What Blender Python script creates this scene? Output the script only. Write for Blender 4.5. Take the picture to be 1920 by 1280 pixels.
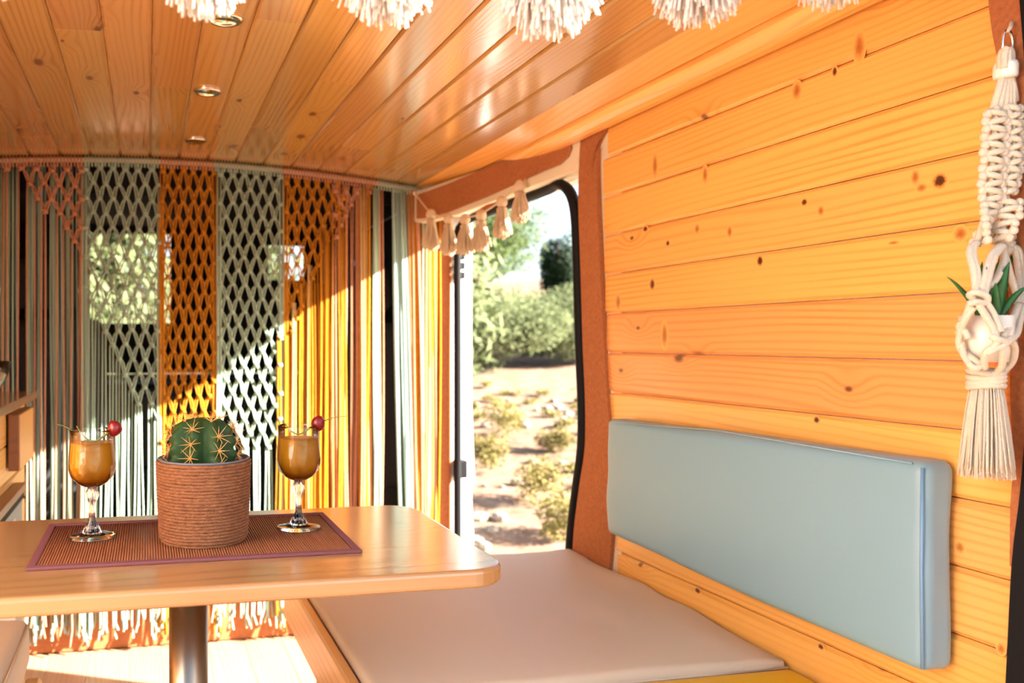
import bpy, bmesh, math, random
from mathutils import Vector, Matrix, noise
random.seed(7)
R = math.radians
for o in list(bpy.data.objects): bpy.data.objects.remove(o)
S = bpy.context.scene
COL = S.collection

# ------------------------------------------------------------------ camera
F, CX, CY, H = 1500.0, 580.0, 640.0, 1.03           # focal length / principal point for a 1920x1280 frame
TH = math.atan(305 / F)
c_, s_ = math.cos(TH), math.sin(TH)
cam_d = bpy.data.cameras.new('camera'); cam = bpy.data.objects.new('camera', cam_d); COL.objects.link(cam)
cam.location = (0, 0, H); cam.rotation_euler = (R(90), 0, -TH)
cam_d.sensor_width = 36; cam_d.lens = F / 1920 * 36; cam_d.shift_x = (960 - CX) / 1920
cam_d.clip_start = .05; cam_d.clip_end = 500
cam_d.dof.use_dof = True; cam_d.dof.focus_distance = 1.25; cam_d.dof.aperture_fstop = 4.0
S.camera = cam

# ------------------------------------------------------------------ sky, sun, exposure
SUN = Vector((-1, .50, -.516))
w = bpy.data.worlds.new('sky'); S.world = w; w.use_nodes = True
nt = w.node_tree; nt.nodes.clear()
sky = nt.nodes.new('ShaderNodeTexSky'); sky.sky_type = 'NISHITA'; sky.sun_disc = False
sky.sun_elevation = R(27); sky.sun_rotation = math.atan2(1, -.50); sky.air_density = 1.0; sky.dust_density = 2.5
bg = nt.nodes.new('ShaderNodeBackground'); bg.inputs[1].default_value = .32
wo = nt.nodes.new('ShaderNodeOutputWorld')
nt.links.new(sky.outputs[0], bg.inputs[0]); nt.links.new(bg.outputs[0], wo.inputs[0])
sl = bpy.data.lights.new('sun', 'SUN'); sl.energy = 30; sl.angle = R(.6); sl.color = (1, .93, .83)
so = bpy.data.objects.new('sun', sl); COL.objects.link(so); so.location = (8, -2, 6)
so.rotation_euler = SUN.to_track_quat('-Z', 'Y').to_euler()
S.view_settings.view_transform = 'Standard'; S.view_settings.look = 'None'
S.view_settings.gamma = 1; S.view_settings.use_curve_mapping = False
S.view_settings.exposure = 0.80

# ------------------------------------------------------------------ drafting helpers
def ray(x, y):
    a = (x - CX) / F; return Vector((c_ * a + s_, -s_ * a + c_, -(y - CY) / F))
O = Vector((0, 0, H))
def onz(x, y, z): r = ray(x, y); return O + r * ((z - H) / r.z)
def onY(x, y, Y): r = ray(x, y); return O + r * (Y / r.y)
def onX(x, y, X): r = ray(x, y); return O + r * (X / r.x)
def onP(x, y, p, n): r = ray(x, y); return O + r * ((Vector(p) - O).dot(Vector(n)) / r.dot(Vector(n)))

WL = {}                                              # world position of every parent built here
def wl(o): return WL.get(o.name, Vector((0, 0, 0))) if o else Vector((0, 0, 0))
def tag(o, label=None, cat=None, group=None, kind=None):
    if label: o['label'] = label
    if cat: o['category'] = cat
    if group: o['group'] = group
    if kind: o['kind'] = kind
    return o
def empty(name, loc, label=None, cat=None, group=None, kind=None):
    o = bpy.data.objects.new(name, None); COL.objects.link(o); o.location = loc
    o.empty_display_size = .05
    WL[o.name] = Vector(loc); return tag(o, label, cat, group, kind)
class MB:
    def __init__(s): s.v = []; s.f = []
    def add(s, v, f):
        k = len(s.v); s.v += [Vector(p) for p in v]; s.f += [[i + k for i in q] for q in f]; return s
    def box(s, a, b):
        (x0, y0, z0), (x1, y1, z1) = a, b
        v = [(x0,y0,z0),(x1,y0,z0),(x1,y1,z0),(x0,y1,z0),(x0,y0,z1),(x1,y0,z1),(x1,y1,z1),(x0,y1,z1)]
        return s.add(v, [(0,3,2,1),(4,5,6,7),(0,1,5,4),(1,2,6,5),(2,3,7,6),(3,0,4,7)])
    def prism(s, poly, d):                           # polygon pushed along vector d
        n = len(poly); d = Vector(d); p = [Vector(q) for q in poly]
        return s.add(p + [q + d for q in p], [list(range(n))[::-1], list(range(n, 2*n))] + [(i, (i+1) % n, n + (i+1) % n, n + i) for i in range(n)])
    def tube(s, path, r, n=6, cap=True):
        P = [Vector(p) for p in path]; m = len(P); v = []; f = []
        rr = r if isinstance(r, (list, tuple)) else [r] * m
        t = (P[1] - P[0]).normalized(); up = Vector((0, 0, 1)) if abs(t.z) < .9 else Vector((0, 1, 0))
        nx = t.cross(up).normalized()
        for i in range(m):
            t = (P[min(i+1, m-1)] - P[max(i-1, 0)])
            t = t.normalized() if t.length > 1e-9 else Vector((0, 0, 1))
            nx = (nx - t * nx.dot(t)); nx = nx.normalized() if nx.length > 1e-6 else t.orthogonal().normalized()
            ny = t.cross(nx)
            for k in range(n):
                a = 2 * math.pi * k / n; v.append(P[i] + (nx * math.cos(a) + ny * math.sin(a)) * rr[i])
        for i in range(m - 1):
            for k in range(n):
                f.append((i*n + k, i*n + (k+1) % n, (i+1)*n + (k+1) % n, (i+1)*n + k))
        if cap: f.append(list(range(n))[::-1]); f.append(list(range((m-1)*n, m*n)))
        return s.add(v, f)
    def lathe(s, prof, seg=32, c=(0, 0, 0), rm=None):
        v = []; f = []; m = len(prof); c = Vector(c)
        for r, z in prof:
            for k in range(seg):
                a = 2 * math.pi * k / seg; q = r * (rm(a, z) if rm else 1)
                v.append(c + Vector((q * math.cos(a), q * math.sin(a), z)))
        for i in range(m - 1):
            for k in range(seg):
                f.append((i*seg + k, i*seg + (k+1) % seg, (i+1)*seg + (k+1) % seg, (i+1)*seg + k))
        if prof[0][0] > 1e-6: f.append(list(range(seg))[::-1])
        if prof[-1][0] > 1e-6: f.append(list(range((m-1)*seg, m*seg)))
        return s.add(v, f)
    def ball(s, c, r, sc=(1, 1, 1), n=8):
        prof = [(max(1e-4, math.sin(math.pi * i / n)) , -math.cos(math.pi * i / n)) for i in range(n + 1)]
        k = len(s.v); s.lathe(prof, n + 2)
        for i in range(k, len(s.v)):
            p = s.v[i]; s.v[i] = Vector(c) + Vector((p.x * sc[0], p.y * sc[1], p.z * sc[2])) * r
        return s
    def build(s, name, mat, parent=None, smooth=False, bevel=0, seg=2, at=None):
        off = wl(parent) if at is None else Vector(at)
        me = bpy.data.meshes.new(name)
        loc = Vector((0, 0, 0))
        if parent is None and at is not None: loc = Vector(at)
        me.from_pydata([p - off for p in s.v], [], s.f); me.update()
        bm = bmesh.new(); bm.from_mesh(me); bmesh.ops.recalc_face_normals(bm, faces=bm.faces); bm.to_mesh(me); bm.free()
        if smooth:
            for p in me.polygons: p.use_smooth = True
        me.materials.append(mat)
        o = bpy.data.objects.new(name, me); COL.objects.link(o)
        if parent: o.parent = parent; WL[o.name] = off
        else: o.location = loc; WL[o.name] = loc
        if bevel:
            b = o.modifiers.new('bevel', 'BEVEL'); b.width = bevel; b.segments = seg; b.limit_method = 'ANGLE'; b.angle_limit = R(40)
        return o
def rbox(h, r, c=(0, 0, 0), puff=(0, 0, 0), k=5, m=10, wr=0, wf=6, seed=0, wrf=None):
    """rounded cushion: half sizes h, corner radius r, outward bulge per axis, wrinkle height wr"""
    def ax(hh):
        e = [-hh + r * (1 - math.cos(math.pi / 2 * i / k)) for i in range(k)]
        mid = [-hh + r + (2 * hh - 2 * r) * i / m for i in range(m + 1)]
        return e + mid + [-q for q in e[::-1]]
    A = [ax(q) for q in h]; mb = MB(); idx = {}
    def vid(p):
        key = tuple(round(q, 6) for q in p)
        if key not in idx:
            idx[key] = len(mb.v); v = Vector(p)
            inn = Vector([max(-h[i] + r, min(h[i] - r, v[i])) for i in range(3)])
            d = v - inn; q = inn + (d.normalized() * r if d.length > 1e-9 else d)
            u = [v[i] / h[i] for i in range(3)]
            for i in range(3):
                j, l = (i + 1) % 3, (i + 2) % 3
                if abs(u[i]) > .999: q[i] += math.copysign(puff[i] * (1 - u[j] ** 2) * (1 - u[l] ** 2), u[i])
            if wr:
                wv = wrf(u) if wrf else 1
                q += d.normalized() * wr * wv * noise.noise(Vector((q.x * wf + seed, q.y * wf * .5, q.z * wf))) if d.length > 1e-9 else Vector()
            mb.v.append(q + Vector(c))
        return idx[key]
    for i in range(3):
        j, l = (i + 1) % 3, (i + 2) % 3
        for sgn in (-1, 1):
            for a in range(len(A[j]) - 1):
                for b in range(len(A[l]) - 1):
                    q = []
                    for (da, db) in ((0,0),(1,0),(1,1),(0,1)):
                        p = [0, 0, 0]; p[i] = sgn * h[i]; p[j] = A[j][a + da]; p[l] = A[l][b + db]; q.append(vid(p))
                    mb.f.append(q if sgn > 0 else q[::-1])
    return mb
def bez(p0, p1, p2, n=8):
    p0, p1, p2 = Vector(p0), Vector(p1), Vector(p2)
    return [(1-t)**2 * p0 + 2*t*(1-t) * p1 + t*t * p2 for t in [i / n for i in range(n + 1)]]
def smooth_path(P, n=4):
    P = [Vector(p) for p in P]; out = []
    for i in range(len(P) - 1):
        a, b, c, d = P[max(i-1, 0)], P[i], P[i+1], P[min(i+2, len(P)-1)]
        for k in range(n):
            t = k / n
            out.append(.5 * ((2*b) + (c-a)*t + (2*a-5*b+4*c-d)*t*t + (3*b-a-3*c+d)*t**3))
    return out + [P[-1]]

# ------------------------------------------------------------------ materials
def mat(name, col, rough=.6, metal=0, coat=0, spec=.5, trans=0, ior=1.45, sheen=0, bump=0, bscale=200, var=None, vscale=30, vstretch=(1,1,1), transl=0):
    m = bpy.data.materials.new(name); m.use_nodes = True; t = m.node_tree; b = t.nodes['Principled BSDF']
    I = b.inputs; I['Base Color'].default_value = (*col, 1); I['Roughness'].default_value = rough; I['Metallic'].default_value = metal
    I['Coat Weight'].default_value = coat; I['Specular IOR Level'].default_value = spec; I['Transmission Weight'].default_value = trans; I['IOR'].default_value = ior
    I['Sheen Weight'].default_value = sheen
    if var or bump:
        tc = t.nodes.new('ShaderNodeTexCoord'); mp = t.nodes.new('ShaderNodeMapping'); mp.inputs['Scale'].default_value = vstretch
        t.links.new(tc.outputs['Object'], mp.inputs[0])
    if var:
        nz = t.nodes.new('ShaderNodeTexNoise'); nz.inputs['Scale'].default_value = vscale; nz.inputs['Detail'].default_value = 6; nz.inputs['Roughness'].default_value = .65
        t.links.new(mp.outputs[0], nz.inputs['Vector'])
        rp = t.nodes.new('ShaderNodeValToRGB'); rp.color_ramp.elements[0].position = .3; rp.color_ramp.elements[1].position = .7
        rp.color_ramp.elements[0].color = (*col, 1); rp.color_ramp.elements[1].color = (*var, 1)
        t.links.new(nz.outputs['Fac'], rp.inputs[0]); t.links.new(rp.outputs[0], I['Base Color'])
    if bump:
        nb = t.nodes.new('ShaderNodeTexNoise'); nb.inputs['Scale'].default_value = bscale; nb.inputs['Detail'].default_value = 4
        t.links.new(mp.outputs[0], nb.inputs['Vector'])
        bp = t.nodes.new('ShaderNodeBump'); bp.inputs['Strength'].default_value = bump; bp.inputs['Distance'].default_value = .004
        t.links.new(nb.outputs['Fac'], bp.inputs['Height']); t.links.new(bp.outputs[0], I['Normal'])
    if transl:
        tr = t.nodes.new('ShaderNodeBsdfTranslucent'); tr.inputs[0].default_value = (*col, 1)
        mx = t.nodes.new('ShaderNodeMixShader'); mx.inputs[0].default_value = transl
        out = t.nodes['Material Output']; t.links.new(b.outputs[0], mx.inputs[1]); t.links.new(tr.outputs[0], mx.inputs[2]); t.links.new(mx.outputs[0], out.inputs[0])
        if var: t.links.new(rp.outputs[0], tr.inputs[0])
    return m
def wood(name, light, dark, knot=(.16, .05, .015), rough=.32, coat=.35, knots=1.0, tone=.16, band=70, kd=(5, 8)):
    """pine board: grain along the board's own x axis, knots, a tone of its own for every board"""
    m = bpy.data.materials.new(name); m.use_nodes = True; t = m.node_tree; N = t.nodes; L = t.links; b = N['Principled BSDF']
    b.inputs['Roughness'].default_value = rough; b.inputs['Coat Weight'].default_value = coat; b.inputs['Coat Roughness'].default_value = .16
    tc = N.new('ShaderNodeTexCoord'); oi = N.new('ShaderNodeObjectInfo')
    mu = N.new('ShaderNodeVectorMath'); mu.operation = 'SCALE'; mu.inputs[0].default_value = (53.1, 17.3, 7.7); L.new(oi.outputs['Random'], mu.inputs['Scale'])
    ad = N.new('ShaderNodeVectorMath'); ad.operation = 'ADD'; L.new(tc.outputs['Object'], ad.inputs[0]); L.new(mu.outputs[0], ad.inputs[1])
    def mapping(sc):
        mp = N.new('ShaderNodeMapping'); mp.inputs['Scale'].default_value = sc; L.new(ad.outputs[0], mp.inputs[0]); return mp.outputs[0]
    def math_(op, a, bb, c=None):
        n = N.new('ShaderNodeMath'); n.operation = op
        for i, q in enumerate((a, bb, c)):
            if q is None: continue
            if isinstance(q, (int, float)): n.inputs[i].default_value = q
            else: L.new(q, n.inputs[i])
        return n.outputs[0]
    vo = N.new('ShaderNodeTexVoronoi'); vo.voronoi_dimensions = '2D'; vo.inputs['Scale'].default_value = 1; L.new(mapping((kd[0], kd[1], 1)), vo.inputs['Vector'])
    dist = vo.outputs['Distance']
    sc = N.new('ShaderNodeSeparateColor'); L.new(vo.outputs['Color'], sc.inputs[0])
    gate = math_('GREATER_THAN', sc.outputs[0], 1 - .5 * knots)
    size = math_('MULTIPLY_ADD', math_('POWER', sc.outputs[1], 2), .075, .012)
    nk = N.new('ShaderNodeMath'); nk.operation = 'DIVIDE'; L.new(dist, nk.inputs[0]); L.new(size, nk.inputs[1])
    kn = N.new('ShaderNodeMapRange'); kn.inputs['From Min'].default_value = .55; kn.inputs['From Max'].default_value = 1.5; kn.inputs['To Min'].default_value = 1; kn.inputs['To Max'].default_value = 0
    L.new(nk.outputs[0], kn.inputs['Value']); kfac = math_('MULTIPLY', kn.outputs[0], gate)
    halo = N.new('ShaderNodeMapRange'); halo.inputs['From Min'].default_value = 0; halo.inputs['From Max'].default_value = .35; halo.inputs['To Min'].default_value = 1; halo.inputs['To Max'].default_value = 0; halo.interpolation_type = 'SMOOTHSTEP'
    L.new(dist, halo.inputs['Value']); hfac = math_('MULTIPLY', halo.outputs[0], gate)
    # growth lines, swelling round the knots
    lo = N.new('ShaderNodeTexNoise'); lo.inputs['Scale'].default_value = 1; lo.inputs['Detail'].default_value = 2; L.new(mapping((.7, 5, 5)), lo.inputs['Vector'])
    sx = N.new('ShaderNodeSeparateXYZ'); L.new(ad.outputs[0], sx.inputs[0])
    ph = math_('ADD', math_('MULTIPLY', sx.outputs[1], band * 6.28), math_('ADD', math_('MULTIPLY', lo.outputs['Fac'], 62), math_('MULTIPLY', hfac, 11)))
    sn = math_('MULTIPLY_ADD', math_('SINE', ph, 0), .5, .5); sn = math_('POWER', sn, 2.6)
    hi = N.new('ShaderNodeTexNoise'); hi.inputs['Scale'].default_value = 1; hi.inputs['Detail'].default_value = 5; L.new(mapping((5, 260, 260)), hi.inputs['Vector'])
    md = N.new('ShaderNodeTexNoise'); md.inputs['Scale'].default_value = 1; md.inputs['Detail'].default_value = 3; L.new(mapping((2.5, 14, 14)), md.inputs['Vector'])
    fac = math_('ADD', math_('MULTIPLY', math_('MULTIPLY', sn, math_('POWER', md.outputs['Fac'], 2)), 1.7), math_('MULTIPLY', hi.outputs['Fac'], .32))
    fac = math_('ADD', fac, math_('MULTIPLY', hfac, .18)); fac.node.use_clamp = True
    mx = N.new('ShaderNodeMix'); mx.data_type = 'RGBA'; L.new(fac, mx.inputs[0]); mx.inputs[6].default_value = (*light, 1); mx.inputs[7].default_value = (*dark, 1)
    hv = N.new('ShaderNodeHueSaturation'); L.new(mx.outputs[2], hv.inputs['Color'])
    L.new(math_('MULTIPLY_ADD', oi.outputs['Random'], 2 * tone, 1 - tone), hv.inputs['Value'])
    wn = N.new('ShaderNodeTexWhiteNoise'); wn.noise_dimensions = '1D'; L.new(oi.outputs['Random'], wn.inputs['W'])
    L.new(math_('MULTIPLY_ADD', wn.outputs[0], .02, .49), hv.inputs['Hue'])
    mk = N.new('ShaderNodeMix'); mk.data_type = 'RGBA'; L.new(kfac, mk.inputs[0]); L.new(hv.outputs[0], mk.inputs[6]); mk.inputs[7].default_value = (*knot, 1)
    L.new(mk.outputs[2], b.inputs['Base Color'])
    bp = N.new('ShaderNodeBump'); bp.inputs['Strength'].default_value = .12; bp.inputs['Distance'].default_value = .002; L.new(fac, bp.inputs['Height']); L.new(bp.outputs[0], b.inputs['Normal'])
    return m
M = {}
M['wall_pine'] = wood('wall_pine', (.86, .41, .11), (.66, .265, .052), tone=.07, knots=.3)
M['ceil_pine'] = wood('ceiling_pine', (.52, .285, .09), (.39, .18, .046), rough=.2, coat=1, kd=(4, 8))
M['table_pine'] = wood('table_pine', (.43, .245, .098), (.34, .17, .062), rough=.2, coat=.9, knots=.08, band=30, tone=.02)
M['bench_pine'] = wood('bench_pine', (.72, .42, .14), (.54, .26, .07), rough=.4, coat=.2, knots=.4)
M['red_wood'] = wood('red_wood', (.27, .095, .04), (.18, .06, .025), rough=.4, coat=.2, knots=.1)
M['floor_wood'] = wood('floor_laminate', (.46, .27, .175), (.34, .18, .11), rough=.4, coat=.1, knots=.25, knot=(.24, .11, .06), tone=.08, kd=(2, 7))
M['cork'] = mat('cork', (.42, .155, .06), .85, var=(.30, .10, .038), vscale=140, bump=.25, bscale=260, spec=.2)
M['cream'] = mat('cream_metal', (.72, .62, .45), .4)
M['white_paint'] = mat('white_paint', (.82, .82, .80), .35, coat=.3)
M['rubber'] = mat('black_rubber', (.008, .008, .009), .6, spec=.15)
M['black_plastic'] = mat('black_plastic', (.012, .013, .018), .5)
M['dark_fabric'] = mat('seat_fabric', (.035, .035, .04), .9, bump=.2, bscale=400)
M['beige'] = mat('beige_canvas', (.57, .49, .37), .55, bump=.05, bscale=600, sheen=.1)
M['blue'] = mat('blue_vinyl', (.205, .345, .41), .38, bump=.05, bscale=500)
M['blue_pipe'] = mat('blue_piping', (.15, .31, .50), .4)
M['yellow'] = mat('yellow_vinyl', (.70, .42, .012), .4)
M['steel'] = mat('brushed_steel', (.26, .22, .17), .3, metal=1)
M['chrome'] = mat('chrome', (.75, .73, .68), .12, metal=1)
M['frost'] = mat('frosted_lens', (.75, .70, .6), .3, coat=.5)
M['glass'] = mat('clear_glass', (1, 1, 1), .01, trans=1, ior=1.48)
def thin_glass():
    m = bpy.data.materials.new('thin_glass'); m.use_nodes = True; t = m.node_tree; t.nodes.clear(); N = t.nodes.new
    tr = N('ShaderNodeBsdfTransparent'); tr.inputs[0].default_value = (.97, .98, .97, 1); gl = N('ShaderNodeBsdfGlossy'); gl.inputs['Roughness'].default_value = .03
    fr = N('ShaderNodeFresnel'); fr.inputs[0].default_value = 1.5; mx = N('ShaderNodeMixShader'); o = N('ShaderNodeOutputMaterial')
    t.links.new(fr.outputs[0], mx.inputs[0]); t.links.new(tr.outputs[0], mx.inputs[1]); t.links.new(gl.outputs[0], mx.inputs[2]); t.links.new(mx.outputs[0], o.inputs[0]); return m
M['thin_glass'] = thin_glass()
M['juice'] = mat('orange_juice', (.56, .24, .008), .3, transl=.3, var=(.62, .28, .015), vscale=60)
M['berry'] = mat('red_berry', (.17, .002, .004), .35, coat=.3, bump=.2, bscale=350)
M['stalk'] = mat('green_stalk', (.13, .17, .04), .5)
M['cotton'] = mat('cream_cotton', (.66, .565, .43), .9, bump=.5, bscale=500, spec=.1, sheen=.15)
M['cotton_w'] = mat('white_cotton', (.78, .74, .70), .9, spec=.1, sheen=.2, transl=.2)
M['cotton_b'] = mat('natural_jute_cotton', (.72, .56, .38), .9, spec=.1, transl=.15)
M['pale_gold'] = mat('pale_gold_cord', (.60, .42, .20), .9, spec=.1, var=(.54, .36, .15), vscale=60, transl=.12)
def knot_mat(name, stops):
    m_ = bpy.data.materials.new(name); m_.use_nodes = True; t = m_.node_tree; b = t.nodes['Principled BSDF']; b.inputs['Roughness'].default_value = .32; b.inputs['Coat Weight'].default_value = .35
    tc = t.nodes.new('ShaderNodeTexCoord'); ln_ = t.nodes.new('ShaderNodeVectorMath'); ln_.operation = 'LENGTH'; t.links.new(tc.outputs['Object'], ln_.inputs[0])
    nz = t.nodes.new('ShaderNodeTexNoise'); nz.inputs['Scale'].default_value = 3.5; nz.inputs['Detail'].default_value = 4; t.links.new(tc.outputs['Object'], nz.inputs['Vector'])
    ma = t.nodes.new('ShaderNodeMath'); ma.operation = 'MULTIPLY_ADD'; ma.inputs[1].default_value = .4; t.links.new(nz.outputs['Fac'], ma.inputs[0])
    sb = t.nodes.new('ShaderNodeMath'); sb.operation = 'SUBTRACT'; sb.inputs[1].default_value = .2; t.links.new(ln_.outputs['Value'], sb.inputs[0]); t.links.new(sb.outputs[0], ma.inputs[2])
    rp = t.nodes.new('ShaderNodeValToRGB'); e = rp.color_ramp.elements
    while len(e) < len(stops): e.new(.5)
    for q, (pos, col) in zip(e, stops): q.position = pos; q.color = (*col, 1)
    t.links.new(ma.outputs[0], rp.inputs[0]); t.links.new(rp.outputs[0], b.inputs['Base Color']); return m_
M['knot'] = knot_mat('dark_knot', [(0, (.05, .018, .008)), (.42, (.11, .035, .01)), (.60, (.50, .19, .035)), (.86, (.84, .395, .10))])
M['knot_brown'] = knot_mat('brown_knot', [(0, (.34, .11, .02)), (.35, (.46, .165, .032)), (.86, (.84, .395, .10))])
M['pink'] = mat('salmon_cord', (.60, .29, .175), .9, spec=.1, var=(.50, .23, .13), vscale=60, transl=.12)
M['sage'] = mat('sage_cord', (.38, .49, .37), .9, spec=.1, var=(.35, .46, .37), vscale=60, transl=.12)
M['mint'] = mat('mint_cord', (.42, .58, .52), .9, spec=.1, var=(.40, .54, .47), vscale=50, transl=.12)
M['ochre'] = mat('ochre_cord', (.57, .235, .024), .9, spec=.1, var=(.47, .18, .014), vscale=60, transl=.12)
M['rope'] = mat('jute_rope', (.34, .145, .06), .8, var=(.175, .06, .024), vscale=120, vstretch=(1, 1, 2), bump=.9, bscale=380)
M['liner'] = mat('grey_liner', (.13, .13, .15), .45)
M['soil'] = mat('dark_soil', (.05, .028, .016), .95, bump=1, bscale=150)
M['cactus'] = mat('cactus_skin', (.014, .042, .012), .5, var=(.026, .066, .018), vscale=40, spec=.25)
M['spine'] = mat('spine', (.62, .33, .10), .5)
M['areole'] = mat('areole', (.50, .20, .09), .9)
M['mat_slat'] = mat('bamboo_slat', (.30, .105, .042), .5, var=(.21, .065, .026), vscale=300, vstretch=(1, .04, 1))
M['mat_edge'] = mat('plum_tape', (.17, .055, .065), .8)
M['leaf'] = mat('succulent_leaf', (.03, .15, .035), .4, transl=.15)
M['china'] = mat('white_china', (.78, .72, .62), .3, coat=.3)
M['grey'] = mat('grey_plastic', (.22, .24, .26), .4)
M['offwhite'] = mat('offwhite_plastic', (.75, .76, .74), .4)
M['earth'] = mat('dry_earth', (.12, .05, .026), .95, var=(.25, .17, .11), vscale=5, bump=1, bscale=14)
M['stone'] = mat('pale_stone', (.25, .20, .155), .9)
M['bush'] = mat('grey_green_leaf', (.095, .12, .042), .7, var=(.15, .175, .07), vscale=1.5, transl=.3)
M['pine_needle'] = mat('pine_needle', (.05, .09, .013), .7, var=(.11, .145, .026), vscale=.8, transl=.3)
M['dark_leaf'] = mat('dark_leaf', (.02, .045, .012), .7, transl=.2)
M['dry_shrub'] = mat('dry_shrub', (.20, .15, .03), .8, var=(.14, .125, .035), vscale=2, transl=.3)
M['bark'] = mat('bark', (.12, .075, .045), .95)
M['black'] = mat('blackout_fabric', (.008, .008, .01), .9)

# ------------------------------------------------------------------ setting
def plank_mesh(L_, W_, T_, ch=.0035, gap=.0012, name='plank'):
    w2 = W_ / 2 - gap; t2 = T_ / 2
    pr = [(-w2, -t2 + ch), (-w2 + ch, -t2), (w2 - ch, -t2), (w2, -t2 + ch), (w2, t2 - ch), (w2 - ch, t2), (-w2 + ch, t2), (-w2, t2 - ch)]
    n = 8; v = [(x, y, z) for x in (-L_ / 2, L_ / 2) for y, z in pr]
    f = [tuple(range(n))[::-1], tuple(range(n, 2 * n))] + [(i, (i + 1) % n, n + (i + 1) % n, n + i) for i in range(n)]
    me = bpy.data.meshes.new(name); me.from_pydata(v, [], f); me.update()
    bm = bmesh.new(); bm.from_mesh(me); bmesh.ops.recalc_face_normals(bm, faces=bm.faces); bm.to_mesh(me); bm.free()
    return me
def put_plank(me, m, parent, center, ex, ey, name='plank'):
    if not me.materials: me.materials.append(m)
    o = bpy.data.objects.new(name, me); COL.objects.link(o); o.parent = parent
    ex, ey = Vector(ex).normalized(), Vector(ey).normalized(); ez = ex.cross(ey)
    mt = Matrix((ex, ey, ez)).transposed().to_4x4(); mt.translation = Vector(center) - wl(parent); o.matrix_local = mt
    return o
Y0, YC = .80, 2.76                                   # rear opening, step below the curtain
XR, XL = 1.09, -.80
def ceil_z(x): return 1.640 - .072 * ((x - .05) / .97) ** 2

# ceiling
ceiling = MB().box((XL - .08, Y0, 1.672), (1.17, 4.3, 1.70)).build('ceiling', M['white_paint']); tag(ceiling, kind='structure')
PW = .0945; 
cxs = [.105 + PW * (k + .5) for k in range(-10, 9)]
cut = [1.62, 2.35, 1.95, 2.15, 1.5, 2.45, 1.8]
cm = {}
for i, cxp in enumerate(cxs):
    if cxp < -.76 or cxp > .915: continue
    a, b = ceil_z(cxp - .02), ceil_z(cxp + .02)
    ey = Vector((.04, 0, b - a))
    yb = [Y0, cut[i % 7] if i % 2 else None, 2.80]; yb = [q for q in yb if q]
    for y0, y1 in zip(yb, yb[1:]):
        key = round(y1 - y0, 3)
        if key not in cm: cm[key] = plank_mesh(y1 - y0 - .001, PW, .016, ch=.0055, gap=.0003, name='ceiling_plank')
        put_plank(cm[key], M['ceil_pine'], ceiling, (cxp, (y0 + y1) / 2, ceil_z(cxp) + .008), (0, 1, 0), ey, 'ceiling_plank')
MB().box((XL - .03, 2.805, 1.62), (1.13, 4.24, 1.668)).build('headliner', M['black'], ceiling)
MB().box((XL - .03, 2.803, 1.53), (1.13, 2.83, 1.668)).build('glare_block_strip', M['black'], ceiling)  # black strip added behind the curtain top to stop windscreen glare on the ceiling
put_plank(plank_mesh(2.0, .098, .016, name='ceiling_plank'), M['wall_pine'], ceiling, (.962, 1.80, 1.580), (0, 1, 0), (.09, 0, -.028), 'ceiling_plank')
# rounded moulding between ceiling and right wall
cov = []
for i in range(9):
    a = math.pi * i / 8
    cov.append((math.cos(a) * .036, math.sin(a) * .022))
mo = MB(); ln = 2.80 - Y0
mo.prism([Vector((-ln / 2, u, v)) for u, v in cov], (ln, 0, 0))
o = mo.build('trim_1', M['wall_pine']); tag(o, kind='structure')
ex, ez = Vector((0, 1, 0)), Vector((-.42, 0, -.908)); ey = ez.cross(ex)
mt0 = Matrix((ex, ey, ez)).transposed().to_4x4(); mt0.translation = Vector((1.050, (Y0 + 2.80) / 2, 1.560)); o.matrix_local = mt0

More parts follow.
